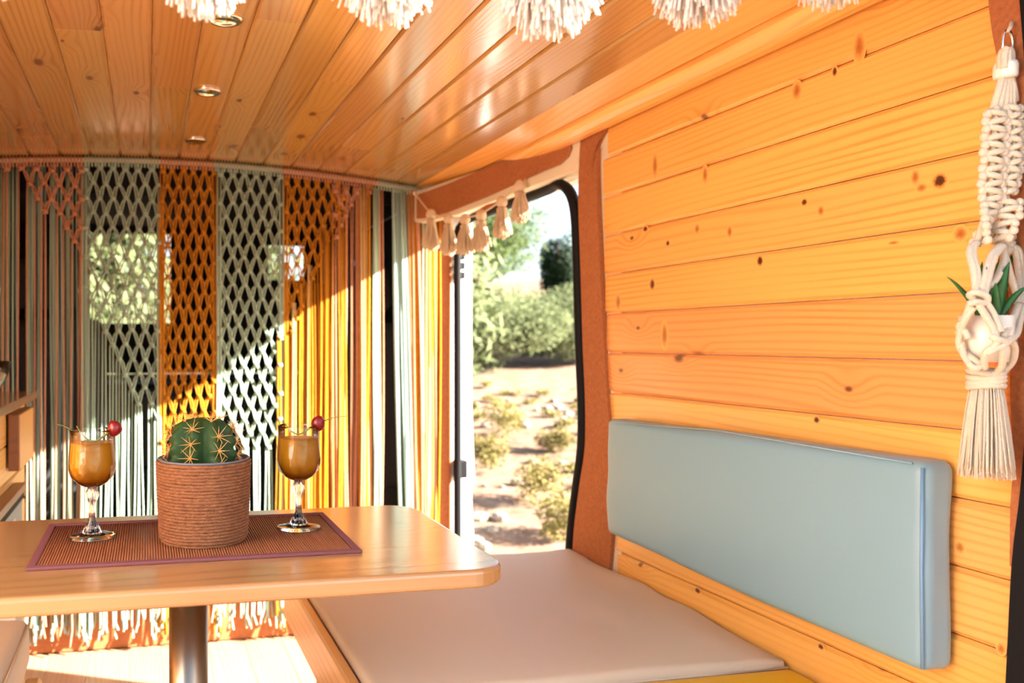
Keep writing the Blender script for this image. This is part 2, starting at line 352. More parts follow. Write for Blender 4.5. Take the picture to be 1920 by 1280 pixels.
# right wall
wall_r = MB().box((1.108, .84, .0), (1.125, 1.80, 1.60)).build('wall_right', M['white_paint']); tag(wall_r, kind='structure')
lines = [1.570] + [1.475 - .0943 * k for k in range(16)]
ends = [1.765, 1.785, 1.783, 1.780, 1.776, 1.770, 1.765, 1.757, 1.747, 1.735, 1.73, 1.725, 1.72, 1.72, 1.72, 1.72]
for i in range(16):
    zt, zb = lines[i], lines[i + 1]
    ya, yb = (.845 if i < 6 else .828) - .004 * (i % 2), ends[i] - .018
    put_plank(plank_mesh(yb - ya, zt - zb, .016, ch=.006, gap=.0007, name='wall_plank'), M['wall_pine'], wall_r, (1.098, (ya + yb) / 2, (zt + zb) / 2), (0, 1, 0), (0, 0, 1), 'wall_plank')
for kx, ky, rx, ry, km in ((1762, 339, 12, 13, 'knot'), (1716, 332, 7, 12, 'knot_brown'), (1728, 352, 9, 7, 'knot_brown'), (1801, 438, 11, 12, 'knot_brown'), (1611, 88, 9, 24, 'knot_brown'), (1494, 170, 7, 15, 'knot_brown'), (1565, 134, 4, 9, 'knot'),
        (1322, 327, 4, 14, 'knot_brown'), (1228, 310, 4, 19, 'knot_brown'), (1246, 628, 5, 21, 'knot_brown'), (1425, 489, 5, 9, 'knot'), (1368, 434, 4, 10, 'knot_brown'), (1307, 429, 4, 8, 'knot_brown'), (1210, 429, 4, 5, 'knot'), (1223, 533, 4, 10, 'knot'), (1159, 566, 4, 13, 'knot_brown'),
        (1508, 379, 5, 6, 'knot'), (1539, 395, 5, 8, 'knot_brown'), (1675, 455, 9, 3, 'knot_brown'), (1531, 787, 5, 6, 'knot'), (1252, 456, 3, 5, 'knot'), (1800, 1026, 8, 10, 'knot_brown'), (1877, 1216, 7, 10, 'knot_brown'), (1308, 1107, 5, 5, 'knot'), (1539, 1212, 5, 5, 'knot')):
    kc = onX(kx, ky, 1.0898); ka = onX(kx + rx, ky, 1.0898); kb = onX(kx, ky - ry, 1.0898)
    dy_, dz_ = abs(ka.y - kc.y), abs(kb.z - kc.z)
    dy_ *= 1.5; dz_ *= 1.4
    ob = MB().prism([Vector((0, math.cos(q), math.sin(q))) for q in [2 * math.pi * i / 18 for i in range(18)]], (1, 0, 0)).build('knot', M[km], wall_r)
    ob.location = kc; ob.scale = (.0004, dy_, dz_)
# van body outside
MB().box((1.13, Y0, -.25), (1.17, 1.88, 1.72)).build('body_panel', M['white_paint'], wall_r)
MB().box((1.13, 1.88, 1.465), (1.17, 2.76, 1.72)).build('body_panel', M['white_paint'], wall_r)
MB().box((1.13, 2.76, -.25), (1.17, 4.3, 1.20)).build('body_panel', M['white_paint'], wall_r)
MB().box((1.13, 2.76, 1.20), (1.17, 3.05, 1.72)).build('body_panel', M['white_paint'], wall_r)
MB().box((1.13, 3.05, 1.5), (1.17, 4.3, 1.72)).build('body_panel', M['white_paint'], wall_r)
# left wall
wall_l = MB().box((XL - .07, Y0, -.25), (XL - .03, 2.9, 1.72)).build('wall_left', M['white_paint']); tag(wall_l, kind='structure')
pm = plank_mesh(1.93, .0943, .016, name='wall_plank')
for k in range(17): put_plank(pm, M['wall_pine'], wall_l, (XL - .012, 1.77, .05 + .0943 * k), (0, 1, 0), (0, 0, 1), 'wall_plank')
MB().box((XL - .07, 2.9, -.25), (XL - .03, 4.3, 1.15)).build('body_panel', M['white_paint'], wall_l)
MB().box((XL - .07, 2.9, 1.5), (XL - .03, 4.3, 1.72)).build('body_panel', M['white_paint'], wall_l)
# floor
floor = MB().box((XL - .03, Y0, -.06), (1.13, 4.3, -.014)).build('floor', M['black_plastic']); tag(floor, kind='structure')
fm = plank_mesh(1.955, .128, .014, ch=.0012, gap=.0004, name='floor_plank')
for k in range(15): put_plank(fm, M['floor_wood'], floor, (XL + .04 + .128 * k, Y0 + .98, -.007), (0, 1, 0), (1, 0, 0), 'floor_plank')
# cork faced step under the curtain
o = MB().box((XL - .02, YC, 0), (1.06, YC + .05, .128)).build('trim_2', M['cork'], bevel=.004); tag(o, kind='structure')

# sliding door opening: cork pillar, cream edge, seals
def px_poly(pts, X): return [onX(x, y, X) for x, y in pts]
pl_left = [(1090, 240), (1086, 300), (1084, 380), (1088, 500), (1092, 640), (1097, 760), (1096, 840), (1086, 910), (1076, 990), (1071, 1075)]
pl_right = [(1138, 222), (1136, 240), (1124, 262), (1118, 290), (1120, 400), (1130, 600), (1138, 740), (1147, 850), (1148, 980), (1140, 1085)]
def ribbon(left, right, X, t, n=4):
    a = smooth_path([onX(x, y, X) for x, y in left], n); b = smooth_path([onX(x, y, X) for x, y in right], n)
    mb = MB(); m = len(a); d = Vector((t, 0, 0))
    v = a + b + [p + d for p in a] + [p + d for p in b]; f = []
    for i in range(m - 1):
        f += [(i, i+1, m+i+1, m+i), (2*m+i, 3*m+i, 3*m+i+1, 2*m+i+1), (i, 2*m+i, 2*m+i+1, i+1), (m+i, m+i+1, 3*m+i+1, 3*m+i)]
    f += [(0, m, 3*m, 2*m), (m-1, 3*m-1, 4*m-1, 2*m-1)][:1] + [(m-1, 3*m-1, 4*m-1, 2*m-1)]
    return mb.add(v, f)
o = ribbon(pl_left, pl_right, 1.082, .012).build('trim_3', M['cork']); tag(o, kind='structure')
ce_r = [(1146, 222), (1143, 246), (1131, 268), (1124, 296), (1126, 400), (1137, 600), (1148, 740), (1160, 850), (1165, 980), (1163, 1095)]
o = ribbon([(x - 6, y) for x, y in pl_right], ce_r, 1.0925, .02).build('trim_4', M['cream']); tag(o, kind='structure')
# lining behind the pillar up to the outer skin
o = MB().box((1.096, 1.70, 0), (1.13, 1.885, 1.60)).build('trim_5', M['cream']); tag(o, kind='structure')
seal = [(1071, 1110), (1070, 1075), (1076, 990), (1086, 910), (1095, 840), (1096, 760), (1091, 640), (1087, 500), (1084, 420), (1078, 376), (1066, 353), (1048, 345)]
sp = [onX(x - 3, y, 1.09) for x, y in seal]
sp += [Vector((1.095, y, 1.452)) for y in (2.05, 2.2, 2.4, 2.6)] + [Vector((1.09, 2.675, 1.435)), Vector((1.09, 2.70, 1.38)), Vector((1.09, 2.70, 1.0)), Vector((1.09, 2.70, .5)), Vector((1.09, 2.70, -.02))]
door = empty('door_1', (1.09, 2.3, 0), kind='structure')
MB().tube(smooth_path(sp, 3), .0145, 8).build('door_seal_or_gap', M['rubber'], door, smooth=True)
# front pillar
MB().box((1.028, 2.725, 0), (1.078, 2.77, 1.5)).build('cork_pillar', M['cork'], door, bevel=.006)
jr = [(886, 440), (884, 560), (883, 700), (887, 820), (890, 900), (884, 925), (888, 1000), (888, 1100)]
jp = [onY(x, y, 2.74) for x, y in jr]
MB().prism([Vector((1.075, 2.74, 1.5))] + [Vector((jp[0].x, 2.74, 1.5))] + jp + [Vector((jp[-1].x, 2.74, -.1)), Vector((1.075, 2.74, -.1))], (0, .05, 0)).build('door_jamb', M['white_paint'], door)
a = onY(852, 862, 2.725); b = onY(872, 894, 2.725)
MB().box((a.x, 2.70, b.z), (b.x, 2.74, a.z)).build('latch', M['rubber'], door, bevel=.004)
for yy in (474, 492, 510):
    a = onY(856, yy, 2.725); b = onY(870, yy + 13, 2.725)
    MB().box((a.x, 2.71, b.z), (b.x, 2.74, a.z)).build('bumper', M['rubber'], door, bevel=.004)
MB().box((1.02, 1.88, -.05), (1.17, 2.74, -.01)).build('sill', M['grey'], door)

# header above the sliding door: cream pressing with a cork inlay
HA, HB = Vector((1.088, 1.845, 0)), Vector((.925, 2.70, 0))
hd = (HB - HA).normalized(); hn = Vector((-hd.y, hd.x, 0)); hn = hn if hn.x < 0 else -hn
def hp(x, y, off=0): return onP(x, y, HA + hn * off, hn)
hdr = empty('trim_6', (1.03, 2.2, 1.45), kind='structure')
cream_poly = [(765, 362), (800, 352), (1000, 284), (1086, 240), (1090, 262), (1088, 300), (1078, 322), (1052, 331), (1000, 349), (930, 375), (860, 402), (790, 418), (766, 414)]
MB().prism([hp(x, y) for x, y in cream_poly], -hn * .03).build('header_panel', M['cream'], hdr, bevel=.004)
inl = [(783, 366), (838, 346), (918, 312), (986, 280), (1040, 256), (1060, 254), (1071, 262), (1074, 278), (1068, 294), (1052, 309), (1020, 322), (986, 337), (918, 368), (838, 400), (795, 410), (783, 410)]
MB().prism([hp(x, y, .001) for x, y in inl], hn * .006).build('cork_inlay', M['cork'], hdr, bevel=.003)
a = [(892, 398), (915, 384), (935, 378), (918, 392)]
MB().prism([hp(x, y, .001) for x, y in a], hn * .006).build('cork_inlay', M['cork'], hdr)
MB().prism([Vector((1.088, 1.845, 1.468)), Vector((.95, 2.70, 1.468)), Vector((1.13, 2.70, 1.468)), Vector((1.13, 1.845, 1.468))], (0, 0, .014)).build('header_underside', M['cream'], hdr)
MB().prism([Vector((1.10, 1.845, 1.57)), Vector((.95, 2.70, 1.57)), Vector((1.13, 2.76, 1.57)), Vector((1.13, 1.845, 1.57))], (0, 0, .02)).build('header_top', M['cream'], hdr)

# rear pillar on the right: cork strip and black seal of the rear door
cl = [(1846, -110), (1853, 0), (1860, 60), (1872, 130), (1882, 260), (1890, 500), (1894, 740), (1900, 860), (1894, 950), (1893, 1060)]
cr = [(1900, -110), (1911, 0), (1916, 60), (1921, 130), (1925, 260), (1927, 500), (1926, 740), (1918, 860), (1909, 950), (1896, 1062)]
o = ribbon(cl, cr, 1.086, .01, 3).build('trim_7', M['cork']); tag(o, kind='structure')
br = [(x + 50, y) for x, y in cr] + [(1935, 1300), (1930, 1500)]
o = ribbon(cr + [(1884, 1300), (1870, 1500)], br, 1.083, .05, 3).build('trim_8', M['rubber']); tag(o, kind='structure')
o = MB().box((XL - .07, Y0 - .05, 1.53), (1.17, Y0, 1.72)).build('trim_9', M['cream'], bevel=.01); tag(o, kind='structure')

for n_, xa, sg in (('added_rear_door_r', 1.175, 1), ('added_rear_door_l', XL - .075, -1)):  # unseen open rear doors, added to keep direct sun off the table
    d_ = empty(n_, (xa, Y0, 0), kind='structure')
    MB().box((min(xa, xa + sg * .03), -.10, -.15), (max(xa, xa + sg * .03), Y0 - .02, 1.72)).build('added_door_leaf', M['white_paint'], d_, bevel=.008)
    MB().box((min(xa, xa - sg * .008), 0, .1), (max(xa, xa - sg * .008), Y0 - .12, .85)).build('added_door_lining', M['cork'], d_, bevel=.003)
# ------------------------------------------------------------------ cab beyond the curtain
wind = empty('window_1', (.15, 4.2, 1.0), kind='structure')
def blind(x0, x1, y0, y1):
    zc = lambda y: H - (y - 640) / F * 4.08
    xa, xb = max(XL - .02, onY(x0, 640, 4.2).x), min(1.12, onY(x1, 640, 4.2).x)
    MB().box((xa, 4.2, zc(y1)), (xb, 4.225, min(1.64, zc(y0)))).build('windscreen_blind', M['black'], wind)
for q in [(-400, 1180, 150, 436), (-400, 158, 436, 541), (-400, -30, 541, 549), (-400, 158, 549, 606), (320, 502, 436, 606), (570, 1180, 436, 541), (502, 570, 436, 452), (502, 570, 520, 606),
          (570, 625, 541, 549), (662, 1180, 541, 549), (570, 1180, 549, 606), (-400, 1180, 606, 700)]: blind(*q)
MB().box((XL, 4.23, .85), (1.13, 4.236, 1.66)).build('windscreen_glass', M['glass'], wind)
MB().box((1.105, 2.80, 1.12), (1.122, 4.19, 1.60)).build('added_side_blind', M['black'], wind)  # black panels added to shut out the bright cab side windows
MB().box((XL - .025, 2.80, 1.10), (XL - .008, 4.19, 1.60)).build('added_side_blind', M['black'], wind)
dash = empty('dashboard', (.15, 3.95, 0), 'black dashboard of the driving cab behind the knotted curtain', 'dashboard')
MB().box((XL, 3.75, .25), (1.12, 4.19, .84)).build('dash_body', M['black_plastic'], dash, bevel=.05, seg=3)
MB().box((-.05, 3.68, .45), (.35, 3.76, .80)).build('centre_console', M['black_plastic'], dash, bevel=.02)
o = MB().box((XL - .03, 4.24, -.25), (1.17, 4.3, .86)).build('wall_front', M['black_plastic']); tag(o, kind='structure')
MB().box((XL - .03, 4.24, 1.62), (1.17, 4.3, 1.70)).build('header_bar', M['black_plastic'], o)
for nx, lab in ((.83, 'dark grey cab seat behind the gold curtain cords beside the side door'), (-.38, 'dark grey cab seat behind the pink and sage cords above the kitchen worktop')):
    t = empty('cab_seat', (nx, 3.25, 0), lab, 'seat', 'seats of the driving cab')
    rbox((.24, .22, .07), .05, (nx, 3.3, .42), (0, 0, .02)).build('seat_base', M['dark_fabric'], t, smooth=True)
    rbox((.235, .06, .33), .05, (nx, 3.08, .78), (0, .02, 0)).build('backrest', M['dark_fabric'], t, smooth=True)
    rbox((.13, .05, .09), .04, (nx, 3.08, 1.24), (0, .02, 0)).build('headrest', M['dark_fabric'], t, smooth=True)
    for dx in (-.05, .05): MB().tube([(nx + dx, 3.08, 1.05), (nx + dx, 3.08, 1.2)], .006, 6).build('headrest_post', M['steel'], t)
    MB().box((nx - .2, 3.12, 0), (nx + .2, 3.5, .36)).build('seat_box', M['black_plastic'], t, bevel=.02)

# ------------------------------------------------------------------ macrame curtain
YK = 2.70
cur = empty('macrame_curtain', (.15, YK, 0), 'long knotted macrame curtain of sage, ochre and salmon cords across the cab', 'curtain')
CR = .0026
def strand(mb, x, z0, z1, y=0, sway=.006, r=CR, drift=0, n=5):
    m = 10; ph = random.uniform(0, 6.28); fr = random.uniform(3, 6); P = []
    for i in range(m + 1):
        t = i / m; z = z0 + (z1 - z0) * t
        P.append((x + drift * t + sway * math.sin(ph + fr * t) * t, YK + y + .5 * sway * math.cos(ph * 2 + fr * t) * t, z))
    # frayed, splayed end
    P.append((P[-1][0] + random.uniform(-.010, .010), P[-1][1] + random.uniform(-.014, .004), z1 - random.uniform(.02, .05)))
    rr = [r] * (m - 1) + [r, r * 1.15, r * 1.5]
    mb.tube(P, rr, n)
def zend(): return random.uniform(.085, .15)
def net(name, m, x0, x1, s, dz, ztop, bottom, label, ndouble=2, nfr=2):
    mb = MB(); fr = MB(); ks = {}
    j = 0
    while True:
        z = ztop - .022 - j * dz; off = .5 * s * (j % 2); any_ = False; i = 0
        while x0 + s * .5 + off + i * s <= x1 + s * .26:
            x = x0 + s * .5 + off + i * s
            if z > bottom(x):
                ks[(round(x, 4), j)] = (x + random.uniform(-1, 1) * .0025, z + random.uniform(-1, 1) * .004, random.uniform(-1, 1) * .006); any_ = True
            i += 1
        j += 1
        if not any_ or j > 60: break
    for (xk, j), (x, z, yo) in ks.items():
        # square knot: two side lobes and a crossing bar
        w2 = s * .17
        mb.tube([(x - w2, YK + yo - .003, z + .006), (x - w2 * .4, YK + yo - .008, z + .001), (x + w2 * .4, YK + yo - .008, z + .002), (x + w2, YK + yo - .003, z - .005)], CR * 1.5, 5)
        mb.tube([(x - w2, YK + yo - .002, z - .006), (x, YK + yo - .007, z - .004), (x + w2, YK + yo - .002, z + .006)], CR * 1.4, 5)
        if j == 0:
            for dx in (-.3, -.1, .1, .3): mb.tube([(x + dx * s, YK - .001, ztop + .004), (x + dx * s * .6, YK + yo, z)], CR, 5)
        for sg in (-1, 1):
            nb = None
            for (xn, jn), q in (((round(xk + sg * s / 2, 4), j + 1), None),):
                nb = ks.get((xn, jn)) or ks.get((round(xn + .0001, 4), jn)) or ks.get((round(xn - .0001, 4), jn))
            for d in range(ndouble if nb else nfr):
                o_ = (d - .5 * (ndouble - 1)) * CR * 3.0
                if nb:
                    X, Z, YO = nb
                    bow = sg * .001
                    mb.tube([(x + sg * w2 * .55 + o_ * .5, YK + yo, z), (x + sg * w2 * .8 + (X - x) * .2 + o_ + bow, YK + yo + .001, z - .3 * (z - Z)),
                             (x + (X - x) * .72 + o_ + bow, YK + YO + .001, z - .72 * (z - Z)), (X - sg * w2 * .5 + o_ * .5, YK + YO, Z)], CR, 5)
                else:
                    strand(fr, x + sg * (w2 * .6) + o_ * 1.3, z, zend(), yo, drift=sg * random.uniform(0, .008))
    a = mb.build(name, m, cur, smooth=True); tag(a, label, kind='stuff')
    if fr.v: b = fr.build('hanging_fringe', m, cur, smooth=True); tag(b, kind='stuff')
def lin(xa, za, xb, zb): return lambda x: za + (zb - za) * (x - xa) / (xb - xa)
def ctop(x): return ceil_z(x) - .014
net('knotted_panel', M['pink'], -.46, -.20, .046, .046, 1.606, lin(-.46, 1.60, -.20, 1.29), 'salmon knotted triangle', nfr=1)
net('knotted_panel', M['sage'], -.215, .044, .042, .048, 1.616, lambda x: max(.60, lin(-.19, 1.12, .044, .69)(x)), 'sage knotted panel')
net('knotted_panel', M['ochre'], .035, .222, .034, .050, 1.618, lambda x: .66 + .25 * abs(x - .14), 'ochre knotted panel')
net('knotted_panel', M['sage'], .222, .452, .041, .046, 1.612, lambda x: .66, 'sage knotted panel')
net('knotted_panel', M['ochre'], .452, .66, .036, .046, 1.592, lambda x: max(.84, lin(.44, .85, .66, 1.50)(x)), 'ochre knotted panel')
net('knotted_panel', M['pink'], .62, .78, .040, .040, 1.572, lin(.62, 1.35, .79, 1.56), 'salmon knotted triangle', nfr=1)
def bundle(m, x0, x1, n, ztop, slant=0, sway=.008, yo=0):
    mb = MB()
    for i in range(n):
        x = x0 + (x1 - x0) * (i + .5) / n + random.uniform(-.004, .004)
        strand(mb, x, ztop, zend(), yo + random.uniform(-.012, .016), sway=sway, drift=slant + random.uniform(-.006, .006), r=CR * random.uniform(1.0, 1.5))
    tag(mb.build('cord_bundle', m, cur, smooth=True), kind='stuff')
def X_(px): return onY(px, 600, YK).x
for (a, b, m, n) in [(-160, -120, 'sage', 9), (-120, -60, 'pink', 12), (-55, 0, 'sage', 11), (2, 9, 'sage', 3), (10, 24, 'sage', 5), (26, 33, 'mint', 2), (47, 64, 'sage', 7),
                     (68, 82, 'mint', 5), (94, 108, 'sage', 6), (110, 116, 'mint', 2), (120, 134, 'sage', 5), (140, 146, 'sage', 2), (150, 166, 'mint', 6)]:
    bundle(M[m], X_(a), X_(b), n, 1.605, yo=.03)
for (a, b, m, n, sl_) in [(520, 560, 'ochre', 12, 0), (560, 612, 'ochre', 11, 0), (545, 556, 'pale_gold', 3, 0), (574, 590, 'pale_gold', 4, 0), (600, 622, 'ochre', 6, 0), (606, 612, 'pale_gold', 2, 0), (634, 639, 'pink', 2, 0), (648, 652, 'pink', 2, 0), (664, 672, 'pink', 3, .0), (674, 696, 'ochre', 7, 0), (676, 690, 'pale_gold', 4, 0),
                          (698, 714, 'sage', 7, .0), (709, 720, 'pink', 4, 0), (735, 752, 'mint', 9, .03), (752, 766, 'sage', 6, .03), (760, 786, 'pink', 8, .03), (766, 792, 'ochre', 8, .02), (788, 806, 'sage', 6, .0), (798, 824, 'ochre', 8, .0), (796, 812, 'pale_gold', 4, 0), (768, 784, 'pale_gold', 5, .02), (806, 816, 'pink', 4, 0)]:
    bundle(M[m], X_(a), X_(b), n, 1.565 if a > 630 else 1.05 + (a - 520) * .0045, sl_)
# rod with the cords looped over it
rodp = [Vector((x, YK, ctop(x))) for x in [XL + .02 + i * .045 for i in range(42)] if x < 1.03]
MB().tube(rodp, .008, 8).build('rod', M['cotton_b'], cur, smooth=True)
for (x0, x1, m) in [(-.78, -.47, 'sage'), (-.465, -.20, 'pink'), (-.2, .044, 'sage'), (.044, .222, 'pink'), (.222, .452, 'sage'), (.452, .79, 'pink'), (.79, 1.02, 'sage')]:
    mb = MB(); x = x0 + .005
    while x < x1:
        z = ctop(x)
        mb.tube([(x, YK - .004, z - .022), (x, YK - .0115, z - .004), (x, YK - .005, z + .0105), (x, YK + .005, z + .0105), (x, YK + .0105, z - .004)], CR * 1.1, 5); x += .0105
    tag(mb.build('lark_head_loops', M[m], cur, smooth=True), kind='stuff')

# ------------------------------------------------------------------ kitchen unit on the left
kit = empty('kitchen_cabinet', (-.55, 2.05, 0), 'light pine kitchen cabinet with plank front at the left edge', 'cabinet')
MB().box((XL + .02, 1.66, .02), (-.362, 2.46, .86)).build('cabinet_body', M['bench_pine'], kit)
for k in range(9):
    put_plank(plank_mesh(.80, .0943, .012, name='front_plank'), M['bench_pine'], kit, (-.356, 2.06, .81 - .0943 * k), (0, 1, 0), (0, 0, 1), 'front_plank')
dr = MB().box((-.345, 2.140, .70), (-.318, 2.39, .845)).build('cabinet_door', M['red_wood'], kit, bevel=.003)
MB().box((-.318, 2.142, .702), (-.316, 2.388, .843)).build('door_lit_face', M['bench_pine'], dr, bevel=.002)  # pale sheet on a dark body: lit and shaded sides put into colour
MB().ball((-.347, 2.43, .79), .008).build('screw_cap', M['chrome'], kit, smooth=True)
wt = MB().box((XL + .005, 1.64, .860), (-.318, 2.50, .882)).build('kitchen_worktop', M['table_pine'], bevel=.004); tag(wt, 'pine kitchen worktop with the glass bowl on it', 'worktop')
dd = MB().box((-.349, 1.68, .10), (-.326, 2.255, .612)).build('fridge_door', M['grey'], kit, bevel=.006)
MB().box((-.326, 1.70, .14), (-.3235, 2.12, .585)).build('door_panel', M['offwhite'], dd, bevel=.001)
MB().box((-.349, 1.68, .613), (-.322, 2.255, .630)).build('door_seal_or_gap', M['rubber'], kit)  # black strip standing in for the shaded gap under the ledge
MB().box((-.349, 1.67, .631), (-.318, 2.262, .652)).build('ledge', M['red_wood'], kit, bevel=.003)
bc = Vector((-.435, 2.13, .882))
bowl = empty('glass_bowl', bc, 'round clear glass bowl on the kitchen worktop by the curtain', 'bowl')
pf = [(.03, 0), (.05, .004), (.075, .03), (.092, .065), (.098, .098), (.0955, .098), (.089, .066), (.072, .033), (.048, .008), (1e-4, .007)]
MB().lathe(pf, 40, bc).build('bowl_wall', M['glass'], bowl, smooth=True)
for k in range(9):
    a = k * 2.4; rr = .045 * math.sqrt((k + .5) / 9) + .01
    p = bc + Vector((rr * math.cos(a), rr * math.sin(a), .045 + .03 * (k % 3) + .012 * (k > 5)))
    f_ = empty('chilli', p, 'small red and green peppers heaped in the glass bowl', 'pepper', 'peppers in the glass bowl')
    dv = Vector((math.cos(a * 1.7), math.sin(a * 1.7), .25)) * .024
    MB().tube([p - dv, p - dv * .3 + Vector((0, 0, .004)), p + dv * .5, p + dv], [.009, .010, .007, .002], 8).build('fruit', M['berry'] if k % 2 else M['stalk'], f_, smooth=True)
    MB().tube([p - dv * .95, p - dv * 1.5 + Vector((0, 0, .006))], .002, 5).build('stem', M['stalk'], f_)

# ------------------------------------------------------------------ benches
bn = empty('storage_bench', (.7, 1.5, 0), 'pine storage bench along the plank wall under the beige mattress', 'bench')
put_plank(plank_mesh(1.05, .105, .022, ch=.004, name='side_rail'), M['bench_pine'], bn, (.335, 1.375, .418), (0, 1, 0), (0, 0, 1), 'side_rail')
put_plank(plank_mesh(.75, .18, .016, ch=.002, name='side_panel'), M['bench_pine'], bn, (.352, 1.245, .272), (0, 1, 0), (0, 0, 1), 'side_panel')
put_plank(plank_mesh(.75, .175, .016, ch=.002, name='side_panel'), M['bench_pine'], bn, (.352, 1.245, .092), (0, 1, 0), (0, 0, 1), 'side_panel')
MB().box((.347, 1.872, .367), (1.08, 1.890, .470)).build('end_rail', M['bench_pine'], bn)
MB().box((.362, 1.60, .0), (1.08, 1.618, .405)).build('end_panel', M['bench_pine'], bn)
MB().box((.345, .87, .0), (1.08, .89, .40)).build('end_panel', M['bench_pine'], bn)
MB().box((.365, .89, .405), (1.08, 1.865, .425)).build('bench_top', M['bench_pine'], bn)
def wrk(u): return (.25 + max(0, (u[0] - .35)) * 2.2) * (1 if abs(u[2]) > .9 else .6)
mt_ = rbox((.368, .365, .030), .014, (.716, 1.545, .459), (0, 0, .005), k=4, m=26, wr=.009, wf=14, wrf=wrk)
ob = mt_.build('seat_mattress', M['beige'], smooth=True, at=(.716, 1.545, .427)); tag(ob, 'flat beige canvas mattress on the bench by the open side door', 'mattress')
MB().tube([(.716 - .36, 1.182, .470), (.9, 1.180, .471), (1.078, 1.182, .470)], .0025, 6).build('piping', M['beige'], ob, smooth=True)
MB().tube([(.352, 1.19, .474), (.350, 1.5, .474), (.352, 1.90, .474)], .0025, 6).build('piping', M['beige'], ob, smooth=True)
ob = rbox((.30, .13, .022), .012, (.776, 1.045, .453), (0, 0, .006), k=4, m=10).build('yellow_cushion', M['yellow'], smooth=True, at=(.776, 1.035, .426))
tag(ob, 'yellow vinyl cushion beside the beige mattress, below the blue backrest', 'cushion')
# blue back cushion on the wall
bq = empty('back_cushion', (1.06, 1.28, .57), 'long pale blue vinyl back cushion fixed to the plank wall', 'cushion')
hb = MB()
def bw(u): return .35 + 1.3 * max(0, min(1, (u[1] - .3) * 2)) + 1.2 * max(0, min(1, (-u[1] - .8) * 5))
cb = rbox((.0275, .384, .142), .016, (1.0595, 1.280, .722), (.007, 0, 0), k=4, m=20, wr=.003, wf=11, wrf=bw)
for i, p in enumerate(cb.v):                        # the far end is a little lower and narrower, corners well rounded
    u = (p.y - 1.280) / .384; zc = .722
    q = (p.z - zc)
    cb.v[i] = Vector((p.x, p.y, zc + q * (1.0 - .02 * u - .05 * max(0, u))))
cb.build('cushion_body', M['blue'], bq, smooth=True)
MB().tube([(1.034, .900, .585), (1.031, .899, .72), (1.034, .900, .858)], .0022, 6).build('piping', M['blue_pipe'], bq, smooth=True)
MB().tube([(1.034, .915, .862), (1.031, 1.3, .866), (1.034, 1.645, .846)], .0015, 6).build('piping', M['blue'], bq, smooth=True)
# left bench
lb = empty('storage_bench', (-.5, 1.2, 0), 'pine bench rail showing at the lower left below the cushion corner', 'bench')
put_plank(plank_mesh(.80, .05, .03, ch=.006, name='side_rail'), M['bench_pine'], lb, (-.205, 1.15, .385), (0, 1, 0), (0, 0, 1), 'side_rail')
MB().box((XL + .02, .76, 0), (-.23, 1.54, .40)).build('bench_box', M['bench_pine'], lb)
ob = rbox((.285, .41, .048), .022, (-.505, 1.225, .448), (.008, 0, .01), k=4, m=10, wr=.004, wf=9).build('seat_cushion', M['beige'], smooth=True, at=(-.505, 1.225, .41))
tag(ob, 'beige seat cushion corner at the lower left under the table', 'cushion')
MB().tube([(-.222, .83, .486), (-.218, 1.2, .490), (-.222, 1.62, .486)], .003, 6).build('piping', M['beige'], ob, smooth=True)

# ------------------------------------------------------------------ table
tb = empty('dining_table', (.062, 1.22, 0), 'pine table top on a single metal pole between the benches', 'table')
TZ = .724
def rrect(x0, x1, y0, y1, r, n=8):
    P = []
    for (cx, cy, a0) in ((x1 - r, y1 - r, 0), (x0 + r, y1 - r, 90), (x0 + r, y0 + r, 180), (x1 - r, y0 + r, 270)):
        for i in range(n + 1):
            a = R(a0 + 90 * i / n); P.append(Vector((cx + r * math.cos(a), cy + r * math.sin(a), 0)))
    return P
pp = rrect(-.37, .487, 1.004, 1.443, .055)
MB().prism([p + Vector((0, 0, TZ - .025)) for p in pp], (0, 0, .025)).build('table_top', M['table_pine'], tb, bevel=.006, seg=3)
MB().lathe([(.029, .012), (.029, TZ - .03)], 40, (.062, 1.22, 0)).build('pole', M['steel'], tb, smooth=True)
MB().lathe([(.085, 0), (.085, .006), (.04, .012), (.031, .014)], 40, (.062, 1.22, 0)).build('floor_flange', M['steel'], tb, smooth=True)
MB().lathe([(.031, TZ - .036), (.075, TZ - .031), (.075, TZ - .025)], 40, (.062, 1.22, 0)).build('top_flange', M['steel'], tb, smooth=True)
# placemat
pmz = TZ
mp_ = empty('placemat', (.074, 1.25, pmz), 'reddish brown bamboo placemat with plum tape edging on the table', 'placemat')
mb = MB(); x = -.148
while x < .296:
    mb.tube([(x, 1.128, pmz + .0018), (x, 1.372, pmz + .0018)], .0017, 6); x += .0037
tag(mb.build('bamboo_slats', M['mat_slat'], mp_, smooth=True), kind='stuff')
for a, b in (((-.158, 1.118), (.306, 1.130)), ((-.158, 1.370), (.306, 1.382)), ((-.158, 1.130), (-.147, 1.370)), ((.295, 1.130), (.306, 1.370))):
    MB().box((*a, pmz + .0002), (*b, pmz + .0046)).build('edge_tape', M['mat_edge'], mp_, bevel=.0012)
mz = pmz + .0037

